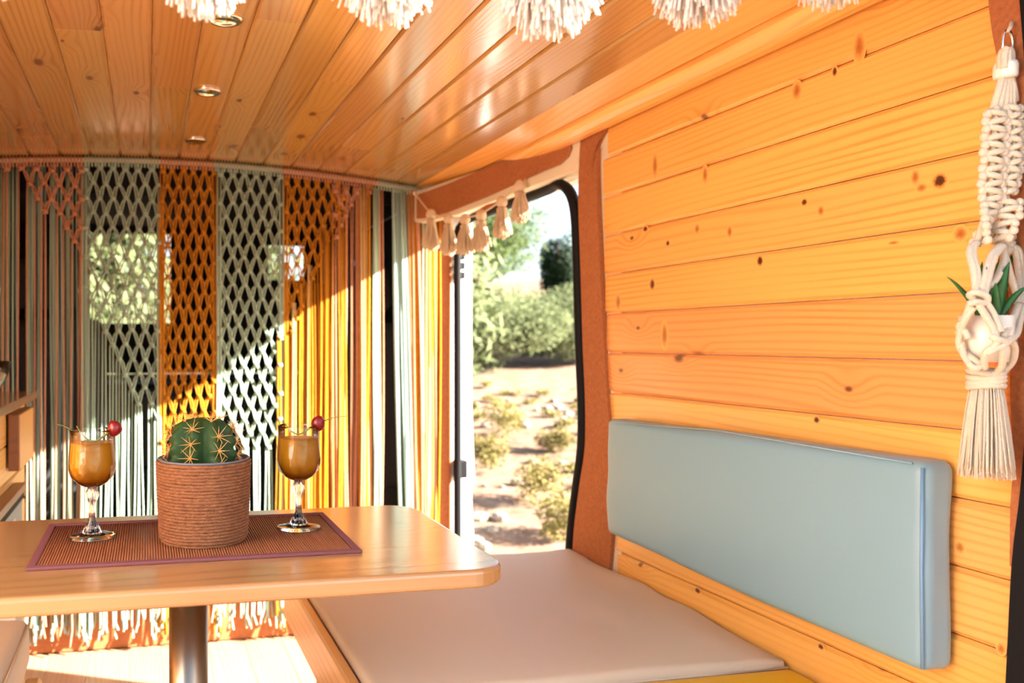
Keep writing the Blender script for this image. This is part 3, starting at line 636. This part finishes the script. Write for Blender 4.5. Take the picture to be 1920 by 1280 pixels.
# ------------------------------------------------------------------ goblets
def goblet(loc, label, rot):
    t = empty('crystal_goblet', loc, label, 'glass', 'goblets on the placemat')
    L = Vector(loc)
    prof = [(.0355, 0), (.0362, .0012), (.034, .0028), (.022, .0042), (.0145, .0062), (.0125, .012), (.0075, .021), (.0052, .026), (.0048, .040), (.0056, .052), (.0080, .058), (.0095, .064), (.0090, .069), (.0070, .0735), (.0068, .0765)]
    def rm(a, z):
        if z < .006 or z > .075: return 1
        return 1 + (.10 if z > .055 else .06) * math.cos(8 * a + rot)
    MB().lathe(prof[:5] , 48, L).build('foot', M['glass'], t, smooth=True)
    MB().lathe(prof[4:], 48, L, rm).build('stem', M['glass'], t, smooth=True)
    outer = [(.0068, .0765), (.016, .0795), (.024, .0845), (.0305, .0925), (.0345, .1035), (.0355, .113), (.0350, .124), (.0340, .136), (.0334, .150), (.0338, .166)]
    def rb(a, z):
        if .082 < z < .122:
            k = math.sin(math.pi * (z - .082) / .04)
            return 1 + .06 * k * max(0, abs(math.cos(5 * a + rot + (z - .1) * 60)) - .3) 
        return 1
    dense = []
    for (a, b) in zip(outer, outer[1:]): dense += [a, ((a[0] + b[0]) / 2, (a[1] + b[1]) / 2)]
    mb = MB().lathe(dense + [outer[-1], (.0336, .1663), (.0331, .166), (.0330, .163)], 80, L, rb); mb.f.pop()
    mb.build('bowl', M['thin_glass'], t, smooth=True)
    jp_ = [(1e-4, .0812), (.0136, .0826), (.0220, .0868), (.0287, .0940), (.0328, .1040), (.0339, .113), (.0335, .124), (.0326, .136), (.0321, .1455), (.030, .1462), (1e-4, .1462)]
    MB().lathe(jp_, 48, L).build('drink', M['juice'], t, smooth=True)
    return t
G1 = Vector((-.083, 1.283, mz)); G2 = Vector((.242, 1.278, mz))
goblet(G1, 'cut glass goblet of orange drink left of the potted cactus', .3)
goblet(G2, 'cut glass goblet of orange drink right of the potted cactus', 1.1)
U = Vector((c_, -s_, 0)); V_ = Vector((s_, c_, 0)); Zv = Vector((0, 0, 1))
def garnish(G, bpos, stalks, label):
    b = G + U * bpos[0] + V_ * bpos[1] + Zv * bpos[2]
    t = empty('berry_pick', b, label, 'garnish', 'berry garnishes on the goblets')
    mb = MB(); mb.ball(b, .0112, (1, .95, 1.08), 14)
    for i, p in enumerate(mb.v):
        d = p - b; k = 1 + .10 * noise.noise(d * 260); u = d.dot(U) / .0112
        mb.v[i] = b + Vector((d.x * k, d.y * k, d.z * k * (1.0 - .18 * u * bpos[3])))
    mb.build('berry', M['berry'], t, smooth=True)
    for pts, rr in stalks:
        P = smooth_path([G + U * x + V_ * y + Zv * z for x, y, z in pts], 5)
        MB().tube(P, [rr[0] + (rr[1] - rr[0]) * i / (len(P) - 1) for i in range(len(P))], 6).build('stalk', M['stalk'], t, smooth=True)
garnish(G1, (.0365, -.004, .168, 1), [([(.032, -.002, .165), (.02, 0, .157), (.008, .002, .149), (-.002, .002, .148), (-.010, .002, .152), (-.018, .004, .160), (-.026, .006, .1705)], (.0022, .0009)),
                                     ([(-.030, -.004, .164), (-.036, -.002, .168), (-.046, 0, .172), (-.057, 0, .1745)], (.0007, .0004))], 'red berry with a curved green stalk on the left goblet rim')
garnish(G2, (.0315, -.006, .170, -1), [([(.038, -.006, .172), (.050, -.005, .177), (.062, -.004, .180), (.076, -.003, .1812)], (.0011, .0004)),
                                      ([(.022, -.002, .165), (.006, 0, .153), (-.006, 0, .153), (-.018, .002, .163), (-.026, .004, .174)], (.0016, .0010))], 'red berry with a straight green stalk on the right goblet rim')

# ------------------------------------------------------------------ cactus
PC = Vector((.086, 1.236, mz))
pot = empty('potted_cactus', PC, 'round spiny cactus in a rope wrapped pot in the middle of the placemat', 'cactus')
pr = []; nrow = 26; hgt = .122
mb = MB()
for k in range(nrow):
    t = (k + .5) / nrow; r0 = .0645 + .006 * t ** .7; z = hgt * t; rr = hgt / nrow * .56
    if k == 0: r0 -= .002
    P = []
    for i in range(65):
        a = 2 * math.pi * i / 64
        P.append(PC + Vector(((r0 + .0006 * noise.noise(Vector((math.cos(a) * 6, math.sin(a) * 6, k * .9)))) * math.cos(a), r0 * math.sin(a), z + .0007 * noise.noise(Vector((math.cos(a) * 3, math.sin(a) * 3, k * 1.7))) + .0)))
    mb.tube(P, rr, 6, cap=False)
tag(mb.build('rope_wrap', M['rope'], pot, smooth=True), kind='stuff')
MB().lathe([(.060, .002), (.0655, .118), (.0688, .1225), (.0700, .1245), (.0685, .1255), (.0665, .1245), (.064, .11)], 64, PC).build('pot_liner', M['liner'], pot, smooth=True)
MB().lathe([(.0645, .106), (.03, .111), (1e-4, .112)], 40, PC).build('soil', M['soil'], pot, smooth=True)
NR = 8; CB = PC + Vector((-.002, .0, .0))
def crad(t): return .0475 * (1 - max(0, (t - .35) / .65) ** 4.2) ** .5 * (.86 + .14 * min(1, t / .25)) if t < 1 else 0
Hc = .086
def cpt(a, t, out=0):
    rib = .5 + .5 * math.cos(NR * a + math.pi)
    rr = crad(t) * (.76 + .28 * rib ** .8) + out
    kk = int((a % (2 * math.pi)) / (2 * math.pi) * NR) % 2
    bump = .0075 * rib ** 2 * (.5 + .5 * math.cos(2 * math.pi * (t * 4.2 - .5 * kk))) * (1 - .5 * t) if t < .97 else 0
    return CB + Vector(((rr + bump) * math.cos(a), (rr + bump) * math.sin(a), .100 + Hc * t))
mb = MB(); NS = 120; NT = 40
for j in range(NT + 1):
    t = min(.9995, (j / NT) ** .8)
    for k in range(NS): mb.v.append(cpt(2 * math.pi * k / NS, t))
for j in range(NT):
    for k in range(NS): mb.f.append((j*NS + k, j*NS + (k+1) % NS, (j+1)*NS + (k+1) % NS, (j+1)*NS + k))
mb.f.append(list(range(NT * NS, NT * NS + NS)))
mb.build('cactus_body', M['cactus'], pot, smooth=True)
sp_me = []
for q in range(4):
    mb = MB()
    nn = 8
    for i in range(nn):
        a = 2 * math.pi * i / nn + random.uniform(-.2, .2); l = random.uniform(.014, .022)
        d = Vector((math.cos(a), math.sin(a), random.uniform(.35, .7))).normalized() * l
        mb.tube([(0, 0, 0), d * .5 + Vector((0, 0, .0008)), d], [.00055, .0004, .00012], 4)
    mb.tube([(0, 0, 0), (0.001, 0, .015)], [.0006, .00012], 4)
    me = bpy.data.meshes.new('spine_cluster'); me.from_pydata(mb.v, [], mb.f); me.materials.append(M['spine']); sp_me.append(me)
ab = MB().ball((0, 0, 0), .0022, (1, 1, .6), 6); am = bpy.data.meshes.new('areole'); am.from_pydata(ab.v, [], ab.f); am.materials.append(M['areole'])
for k in range(NR):
    a = 2 * math.pi * (k + .5) / NR
    for q in range(0, 5):
        t = (q + .5 * (k % 2)) / 4.2
        if t < .1 or t > .99: continue
        t = min(.96, t)
        p = cpt(a, t); e = .004
        n = (cpt(a, min(t + e, .999)) - cpt(a, t - e)); nrm = Vector((math.cos(a), math.sin(a), 0)); nrm = (nrm - n.normalized() * nrm.dot(n.normalized())).normalized()
        if t > .9: nrm = (nrm + Vector((0, 0, 1))).normalized()
        oc = bpy.data.objects.new('spine_cluster', random.choice(sp_me)); COL.objects.link(oc); oc.parent = pot
        oc.location = p - PC; oc.rotation_euler = nrm.to_track_quat('Z', 'Y').to_euler(); oc.scale = (1, 1, 1)
        oa = bpy.data.objects.new('areole', am); COL.objects.link(oa); oa.parent = oc

# ------------------------------------------------------------------ ceiling lights
for i, (px, py, lab) in enumerate(((417, 33, 'round recessed ceiling spotlight nearest, partly behind a white tassel'), (390, 170, 'round recessed ceiling spotlight, middle one of three'), (378, 263, 'round recessed ceiling spotlight farthest, just before the curtain'))):
    p = onz(px, py, 1.64); p.x = .145; p.z = ceil_z(.145)
    t = empty('ceiling_spotlight', p, lab, 'light', 'recessed ceiling spotlights')
    MB().lathe([(.022, -.003), (.0235, -.0045), (.030, -.0055), (.0335, -.003), (.0340, .0005), (.022, .0005)], 40, p).build('rim', M['chrome'], t, smooth=True)
    MB().lathe([(1e-4, -.0020), (.0225, -.0020), (.0225, .0)], 40, p).build('lens', M['frost'], t, smooth=True)

# ------------------------------------------------------------------ tassels
def tassel(parent, top, L_, rad, m_body, m_skirt, n=60, flat=.8, u=Vector((1, 0, 0)), v=Vector((0, 1, 0)), sr=.0014, short=.25):
    top = Vector(top)
    mb = MB(); mb.ball(top - Zv * rad * .35, rad * .36, (1, 1, 1.1), 8)
    mb.tube([top - Zv * rad * .72, top - Zv * rad * .95], rad * .33, 10)
    hd_ = mb.build('tassel_head', m_body, parent, smooth=True)
    mb = MB()
    for i in range(n):
        a = random.uniform(0, 6.283); q = math.sqrt(random.random())
        d0 = (u * math.cos(a) + v * math.sin(a) * flat) * q
        l = L_ * random.uniform(.84, 1.06) * (1 - short * q ** 3)
        p0 = top - Zv * rad * .7 + d0 * rad * .28; p1 = top - Zv * (l * .55) + d0 * rad * .62; p2 = top - Zv * l + d0 * rad * random.uniform(.8, 1.12)
        mb.tube(bez(p0, p1 + d0 * rad * .1, p2, 4), [sr, sr, sr, sr, sr * 1.15], 4)
    tag(mb.build('tassel_skirt', m_skirt, parent, smooth=True), kind='stuff')
# garland in the rear doorway
rg = empty('tassel_garland', (.4, .75, 1.45), 'white cotton tassel garland hanging at the top of the picture', 'garland')
tx = [-.465, -.293, -.121, .051, .230, .402, .576, .741, .905]
tz = [1.355, 1.345, 1.337, 1.331, 1.338, 1.337, 1.364, 1.397, 1.43]
hp_ = []
for x, z in zip(tx, tz):
    hp_.append(Vector((x, .75, z + .128)))
    tassel(rg, (x, .75, z + .128), .122, .052 if x > .1 else .046, M['cotton_w'], M['cotton_w'], n=420, flat=.85, sr=.00115)
pth = []
for a, b in zip(hp_, hp_[1:]): pth += bez(a, (a + b) / 2 - Zv * .012, b, 6)[:-1]
MB().tube([Vector((-.62, .75, 1.53))] + pth + [hp_[-1], Vector((1.02, .77, 1.54))], .003, 6).build('string', M['cotton_w'], rg, smooth=True)
# garland across the side door
dg = empty('tassel_garland', (1.0, 2.3, 1.45), 'string of short cream tassels slung across the top of the side door', 'garland')
A_, B_ = onX(1036, 246, 1.035), onY(778, 362, 2.60)
tp = [((1000, 318), .30), ((975, 345), .25), ((941, 375), .4), ((902, 400), .52), ((872, 408), .62), ((841, 407), .73), ((808, 398), .85)]
def gp(px, py, k): Y = A_.y + (B_.y - A_.y) * k; return onY(px, py, Y - .03)
gpts = [A_] + [gp(*q[0], q[1]) for q in tp] + [B_]
MB().tube(smooth_path(gpts, 4), .0028, 6).build('string', M['cotton_b'], dg, smooth=True)
for q in tp[1:]:
    p = gp(*q[0], q[1]); d = (p - O).length
    tassel(dg, p + Zv * .01, .118 * d / 2.45, .046, M['cotton_b'], M['cotton_b'], n=240, flat=.6, u=Vector((.2, .98, 0)), v=Vector((1, 0, 0)), sr=.0017, short=.08)
mb = MB(); kp = A_
for i in range(16):
    a = i * .7; mb.tube([kp + Vector((0, 0, .012)), kp + Vector((-.006 + .004 * math.cos(a), .012 * math.cos(a), -.012 - .003 * (i % 4)))], .0015, 4)
mb.ball(kp, .010, (1, 1, 1), 8); mb.build('end_knot', M['cotton_b'], dg, smooth=True)
mb = MB(); mb.ball(B_, .008, (1, 1, 1), 8); mb.build('end_knot', M['cotton_b'], dg, smooth=True)

# ------------------------------------------------------------------ plant hanger
HX = 1.045
def hpt(px, py, dep=0):                              # points of the hanger on a vertical plane facing down the van, dep = further away
    p0 = Vector((HX, .822, 0)); n = V_
    return onP(px, py, p0 + n * dep, n)
hg = empty('macrame_plant_hanger', hpt(1850, 760), 'cream macrame plant hanger with a long tassel on the right pillar', 'plant hanger')
RC = .0042
def hp_path(pts, n=4): return smooth_path([hpt(*q) for q in pts], n)
hc = hpt(1889, 78)
ring = [hpt(1889 + 9.5 * math.cos(a), 82 + 26 * math.sin(a), .006 * math.cos(a)) for a in [2 * math.pi * i / 24 for i in range(25)]]
MB().tube(ring, .0017, 8, cap=False).build('ring', M['chrome'], hg, smooth=True)
MB().tube([hpt(1897, 40, .04), hpt(1897, 42, .012), hpt(1895, 50, .0), hpt(1889, 60, -.004)], .0022, 6).build('hook', M['cotton'], hg, smooth=True)
mb = MB()
for dx, dp in ((-9, -.004), (-3, -.008), (4, -.007), (10, -.002), (-6, .006), (6, .007)):
    mb.tube(hp_path([(1888 + dx * .3, 90, dp), (1886 + dx, 102, dp), (1885 + dx * 1.0, 128, dp)]), RC, 7)
mb.build('loop', M['cotton'], hg, smooth=True)
MB().tube([hpt(1886, 117), hpt(1886, 124), hpt(1885, 142), hpt(1885, 147)], [.0115, .0128, .0128, .0115], 20).build('wrap', M['china'], hg, smooth=True)
def sinnet(pts, width, name='sinnet', tw=0, step=.0088):
    P = hp_path(pts, 24); mb = MB(); acc = 0; k = 0; last = P[0]
    mb.tube(P, RC * .95, 6); 
    for i in range(1, len(P)):
        acc += (P[i] - last).length; last = P[i]
        if acc >= step:
            acc = 0; p = P[i]; t = (P[i] - P[i-1]).normalized(); k += 1
            ang = tw * k; s = (U * math.cos(ang) + V_ * math.sin(ang)); d = -t.cross(s).normalized(); sg = 1 if k % 2 else -1
            q = [p + s * width * .8 * sg + t * step * .35 - d * .001, p + s * width * .3 * sg - d * RC * 1.3 + t * step * .1, p - s * width * .35 * sg - d * RC * 1.3 - t * step * .1, p - s * width * .8 * sg - d * .001 - t * step * .35]
            mb.tube(smooth_path(q, 3), RC * .95, 7)
            for e in (-1, 1):
                mb.ball(p + s * width * (.88 + .14 * (e == sg)) * e - d * .002, RC * 1.18, (1, 1, 1.15), 7)
    return mb.build(name, M['cotton'], hg, smooth=True)
mb = MB()
for a, b in (((1879, 145), (1862, 205)), ((1884, 145), (1872, 208)), ((1889, 145), (1882, 210)), ((1891, 145), (1891, 208)), ((1894, 146), (1903, 190)), ((1896, 146), (1898, 205))):
    mb.tube(hp_path([(*a, 0), ((a[0] + b[0]) / 2 + 1, (a[1] + b[1]) / 2 - 3, -.004), (*b, 0)]), RC * 1.05, 7)
mb.build('gathered_cords', M['cotton'], hg, smooth=True)
sinnet([(1868, 200, -.004), (1864, 250, -.006), (1860, 310, -.006), (1857, 350, -.006), (1860, 375, -.004)], .0135)
sinnet([(1880, 205, .006), (1874, 260, .006), (1868, 330, .006), (1862, 372, .006)], .010)
sinnet([(1893, 190, -.002), (1899, 240, -.004), (1899, 300, -.004), (1890, 345, -.004), (1884, 368, -.002)], .0095)
sinnet([(1859, 374, -.004), (1848, 405, -.006), (1838, 435, -.006), (1832, 462, -.004)], .0125, tw=.25)
sinnet([(1886, 368, -.003), (1888, 395, -.006), (1882, 425, -.006), (1878, 460, -.004)], .0125, tw=-.25)
sinnet([(1880, 430, .004), (1886, 455, .004), (1884, 475, .006)], .010, tw=.3)
# net of the basket
mb = MB()
def cord(pts): mb.tube(hp_path(pts, 5), RC * .95, 7)
for dx in (0, 6): cord([(1830 + dx * .4, 455, -.01), (1818 + dx, 470, -.02), (1826 + dx, 510, -.036), (1830 + dx, 545, -.040), (1836 + dx, 563, -.042)])
for dx in (0, 7): cord([(1876 + dx, 460, -.01), (1858 + dx, 480, -.026), (1846 + dx, 520, -.040), (1839 + dx * .6, 560, -.044)])
cord([(1880, 462, -.005), (1882, 490, -.016), (1868, 522, -.030), (1850, 540, -.038), (1842, 556, -.043)])
for dx in (0, 7): cord([(1888 + dx, 462, .0), (1903 + dx, 470, .0), (1910 + dx, 510, .0), (1911 + dx, 545, -.004), (1906 + dx, 568, -.01)])
cord([(1883, 475, -.004), (1890, 500, -.01), (1897, 525, -.012), (1905, 550, -.012)])
# knots and lower net
cord([(1826, 560, -.046), (1818, 552, -.046), (1832, 548, -.052), (1850, 556, -.052), (1848, 568, -.050), (1830, 566, -.054), (1815, 570, -.050)])
cord([(1826, 575, -.048), (1812, 595, -.040), (1802, 618, -.028), (1798, 640, -.02), (1802, 655, -.018), (1812, 665, -.018)])
cord([(1820, 570, -.048), (1808, 600, -.034), (1799, 612, -.028), (1808, 620, -.030), (1816, 634, -.032)])
cord([(1834, 570, -.052), (1848, 592, -.052), (1860, 612, -.052), (1866, 628, -.054), (1868, 640, -.056)])
cord([(1848, 566, -.050), (1862, 588, -.050), (1870, 606, -.052), (1876, 622, -.054)])
cord([(1910, 570, -.012), (1900, 595, -.026), (1890, 615, -.040), (1880, 632, -.052)])
cord([(1918, 572, -.010), (1912, 600, -.022), (1906, 625, -.030), (1892, 638, -.042), (1880, 640, -.052)])
cord([(1858, 630, -.056), (1872, 636, -.060), (1888, 640, -.054), (1895, 634, -.050), (1880, 648, -.058), (1862, 655, -.056), (1852, 662, -.052)])
cord([(1870, 640, -.058), (1862, 650, -.056), (1850, 658, -.052), (1846, 672, -.046), (1846, 690, -.036)])
cord([(1876, 645, -.058), (1880, 665, -.052), (1878, 685, -.040), (1868, 698, -.026)])
cord([(1894, 638, -.048), (1902, 650, -.038), (1900, 672, -.030), (1888, 690, -.022), (1868, 702, -.020)])
cord([(1803, 640, -.02), (1806, 662, -.022), (1818, 682, -.028), (1828, 694, -.028), (1848, 700, -.028), (1866, 702, -.024)])
cord([(1812, 662, -.018), (1824, 672, -.030), (1838, 684, -.036), (1828, 690, -.036), (1816, 680, -.030)])
cord([(1798, 620, -.014), (1804, 650, .0), (1816, 680, .0), (1836, 704, -.008)])
cord([(1912, 580, .006), (1904, 640, .008), (1890, 688, .0), (1866, 706, -.010)])
mb.build('basket_net', M['cotton'], hg, smooth=True)
tc_ = hpt(1849, 712, -.012)
mb = MB()
for k in range(4):
    P = [tc_ + (U * math.cos(a) * .0175 + V_ * math.sin(a) * .0155) + Zv * (.0105 - .0062 * k + .002 * math.sin(a + k)) for a in [2 * math.pi * i / 20 for i in range(21)]]
    mb.tube(P, .0040, 6, cap=False)
mb.ball(tc_, .014, (1, 1, 1.1), 10)
mb.build('tassel_binding', M['cotton'], hg, smooth=True)
mb = MB(); tb_ = hpt(1848, 888, -.012)
for i in range(420):
    a = random.uniform(0, 6.283); q = math.sqrt(random.random()); d = U * math.cos(a) * q + V_ * math.sin(a) * q
    p0 = tc_ + d * .0155 - Zv * .006; p1 = tc_ * .55 + tb_ * .45 + d * .0225 + U * random.uniform(-.002, .002); p2 = tb_ + d * .0265 + U * random.uniform(-.003, .003) + Zv * random.uniform(-.006, .008)
    mb.tube(bez(p0, p1, p2, 5), .00105, 4)
tag(mb.build('tassel_skirt', M['cotton'], hg, smooth=True), kind='stuff')
# the pot in the hanger
pb = hpt(1850, 678, -.018); ptop = hpt(1856, 592, -.018)
pl = empty('potted_plant', pb, 'small white pot with a green spiky succulent held in the macrame hanger', 'plant')
hh = ptop.z - pb.z; rb_ = .021; rt_ = .0285
MB().lathe([(rb_, 0), (rt_, hh), (rt_ - .002, hh), (rb_ - .001, .006), (1e-4, .006)], 40, pb).build('pot', M['china'], pl, smooth=True)
MB().lathe([(rt_ - .0022, hh - .006), (.012, hh - .003), (1e-4, hh - .002)], 24, pb).build('soil', M['soil'], pl, smooth=True)
lc = pb + Zv * (hh - .003)
def leaf(tip, w_, base=(0, 0), bend=.012):
    p0 = lc + U * base[0] + V_ * base[1]; p2 = Vector(tip); d = p2 - p0; mid = (p0 + p2) / 2 + Zv * bend
    P = bez(p0, mid, p2, 8); side = d.cross(V_ if abs(d.normalized().dot(V_)) < .8 else U).normalized(); nr = d.cross(side).normalized(); mb = MB()
    m = len(P)
    for i, p in enumerate(P):
        t = i / (m - 1); ww = w_ * (min(1, .55 + 1.8 * t) if t < .25 else 1) * (1 - t ** 2.2) + .0003
        for k, (a, b) in enumerate(((-1, -.12), (0, .30), (1, -.12), (0, -.18))): mb.v.append(p + side * ww * a + nr * ww * b)
    for i in range(m - 1):
        for k in range(4): mb.f.append((i*4 + k, i*4 + (k+1) % 4, (i+1)*4 + (k+1) % 4, (i+1)*4 + k))
    mb.build('leaf', M['leaf'], pl, smooth=True)
for tip, w_, b in [((1775, 518, -.03), .0035, (-.012, -.006)), ((1830, 472, -.005), .0075, (-.008, 0)), ((1893, 490, -.030), .0088, (.004, -.008)), ((1866, 530, -.05), .0070, (.002, -.014)), ((1928, 536, -.03), .0052, (.012, -.006)),
                   ((1842, 490, .02), .007, (-.004, .008)), ((1866, 470, .01), .0065, (0, .004)), ((1905, 468, .01), .006, (.008, .002)), ((1880, 480, .03), .007, (.003, .012)), ((1850, 500, -.04), .006, (-.006, -.012)), ((1915, 490, .03), .006, (.01, .01))]:
    leaf(hpt(*tip), w_, b)

# ------------------------------------------------------------------ outside
def gz(x, y):
    t = x * .45 + y * .89 - 3.5; rise = .115 * max(0, min(t, 45)); edge = max(0, min(1, (math.hypot(x - .2, y - 2.2) - 2.6) / 3))
    return -.55 + rise + edge * (.10 * noise.noise(Vector((x * .5, y * .5, 0))) + .04 * noise.noise(Vector((x * 1.7, y * 1.7, 3))))
mb = MB(); nx, ny = 150, 150
def gx(i): u = i / nx * 2 - 1; return .8 + 60 * math.copysign(abs(u) ** 2.0, u)
def gy(i): u = i / ny * 2 - 1; return 4 + 60 * math.copysign(abs(u) ** 2.0, u)
mb.v = [Vector((gx(i), gy(j), gz(gx(i), gy(j)))) for j in range(ny + 1) for i in range(nx + 1)]
mb.f = [(j*(nx+1) + i, j*(nx+1) + i + 1, (j+1)*(nx+1) + i + 1, (j+1)*(nx+1) + i) for j in range(ny) for i in range(nx)]
g = mb.build('ground', M['earth'], smooth=True); tag(g, kind='structure')
def outp(px, D):                                     # ground spot seen along image column px at distance D
    r = ray(px, 640); r.z = 0; r.normalize(); p = r * D; p.z = gz(p.x, p.y); return p
def foliage(mb, c, rad, n, lf, clump=6):
    cs = []
    for i in range(clump):
        d = Vector((random.gauss(0, 1), random.gauss(0, 1), random.gauss(0, 1))).normalized() * random.random() ** .4
        cs.append((Vector((c.x + d.x * rad[0] * .6, c.y + d.y * rad[1] * .6, c.z + d.z * rad[2] * .6)), random.uniform(.35, .6)))
    for i in range(n):
        q, k = random.choice(cs); d = Vector((random.gauss(0, 1), random.gauss(0, 1), random.gauss(0, 1))).normalized() * random.random() ** .33
        p = q + Vector((d.x * rad[0], d.y * rad[1], d.z * rad[2])) * k
        a = Vector((random.gauss(0, 1), random.gauss(0, 1), random.gauss(0, 1))).normalized(); b = a.orthogonal().normalized(); s = lf * random.uniform(.6, 1.4)
        mb.add([p - a * s, p + b * s * .35, p + a * s, p - b * s * .35], [(0, 1, 2, 3)])
def plant(name, px, D, rad, n, lf, m, label, cat, group=None, lift=0, trunk=0, clump=7, pos=None):
    p = Vector(pos) if pos else outp(px, D); p.z = gz(p.x, p.y)
    t = empty(name, p, label, cat, group)
    c = p + Zv * (rad[2] * .75 + lift); mb = MB(); foliage(mb, c, rad, n, lf, clump); mb.build('foliage', m, t)
    if trunk:
        mb = MB(); mb.tube([p - Zv * .1, p + Zv * (lift * .6) + Vector((.05, 0, 0)), c], [trunk, trunk * .8, trunk * .3], 8)
        for k in range(5):
            a = k * 1.3; mb.tube([p + Zv * (lift + .2 * k), c + Vector((math.cos(a) * rad[0] * .6, math.sin(a) * rad[1] * .6, rad[2] * (.1 + .08 * k)))], [trunk * .35, trunk * .1], 5)
        mb.build('trunk', M['bark'], t, smooth=True)
    return t
plant('broad_bush', 920, 13.0, (1.5, 1.2, .95), 20000, .032, M['bush'], 'wide grey green bush outside the door at its left side', 'bush')
plant('broad_bush', 1030, 14.0, (1.6, 1.3, .85), 20000, .032, M['bush'], 'wide grey green bush outside the door below the dark tree', 'bush')
plant('broad_bush', 820, 15.0, (1.8, 1.3, 1.1), 7000, .06, M['bush'], 'grey green bush outside mostly hidden by the white jamb', 'bush')
plant('broad_bush', 1150, 15.0, (1.8, 1.3, 1.0), 6000, .06, M['bush'], 'grey green bush outside hidden behind the cork pillar', 'bush')
plant('pine_tree', 890, 17.0, (1.9, 1.6, 1.5), 18000, .05, M['pine_needle'], 'sunlit green pine tree behind the bushes at upper left of the door', 'tree', lift=1.3, trunk=.13, clump=14)
plant('pine_tree', 830, 21.0, (2.6, 2.0, 2.6), 9000, .08, M['pine_needle'], 'tall pine tree outside behind the white jamb', 'tree', lift=1.6, trunk=.15, clump=12)
plant('dark_tree', 1056, 18.0, (.62, .6, 1.35), 10000, .05, M['dark_leaf'], 'narrow dark green tree behind the bushes at the right of the door', 'tree', lift=.45, trunk=.08, clump=8)
plant('dark_tree', 1130, 20.0, (.9, .8, 1.2), 5000, .06, M['dark_leaf'], 'dark green tree outside behind the cork pillar', 'tree', lift=.4, trunk=.08)
for k in range(5):
    plant('tall_bush', 0, 0, (1.3, .9, 2.2), 4500, .09, M['bush'], 'pale green bushes glimpsed through the windscreen beyond the curtain', 'bush', 'bushes ahead of the windscreen', pos=(-4.8 + k * 2.0, 9.6 + (k % 2) * 1.9, 0), clump=12)
for i, (px, D, s, lab) in enumerate(((1003, 6.4, .30, 'yellow dry shrub in the middle of the ground outside the door'), (1062, 5.6, .26, 'yellow dry shrub close to the black door seal'), (905, 7.4, .32, 'olive dry shrub on the ground by the white jamb'), (940, 8.6, .30, 'olive dry shrub farther back on the ground outside'), (1045, 8.2, .24, 'small dry shrub behind the yellow shrub outside'))):
    plant('dry_shrub', px, D, (s, s, s * .8), 1100, .022, M['dry_shrub'], lab, 'shrub', clump=6)
SPOTS = [(outp(px, D), .42) for px, D in ((1003, 6.4), (1062, 5.6), (905, 7.4), (940, 8.6), (1045, 8.2))]
def free_spot(x0, x1, d0, d1, r):
    for k in range(60):
        px, D = random.uniform(x0, x1), random.uniform(d0, d1); p = outp(px, D)
        if all((p - q).length > r + e for q, e in SPOTS): SPOTS.append((p, r)); return px, D
    return None
for i in range(40):
    q = free_spot(770, 1190, 4.2, 11.5, .21)
    if not q: continue
    px, D = q
    plant('grass_tuft', px, D, (.16, .16, .07), 140, .028, M['dry_shrub'], 'small dry tufts scattered on the stony ground outside', 'tuft', 'dry tufts outside', clump=3)
rk = []
for q in range(4):
    mb = MB().ball((0, 0, 0), 1, (1, .8, .5), 6)
    for i, p in enumerate(mb.v): mb.v[i] = p * (1 + .35 * noise.noise(p * 1.6 + Vector((q * 9, 0, 0))))
    me = bpy.data.meshes.new('stone'); me.from_pydata(mb.v, [], mb.f); me.materials.append(M['stone']); rk.append(me)
for i in range(110):
    q = free_spot(780, 1180, 3.8, 11, .07)
    if not q: continue
    px, D = q; p = outp(px, D)
    o = bpy.data.objects.new('stone', random.choice(rk)); COL.objects.link(o); s = random.uniform(.03, .09); o.location = p + Zv * s * .2; o.scale = (s, s, s); o.rotation_euler = (0, 0, random.uniform(0, 6))
    tag(o, 'pale stones scattered on the dry ground outside the door', 'stone', 'stones outside')
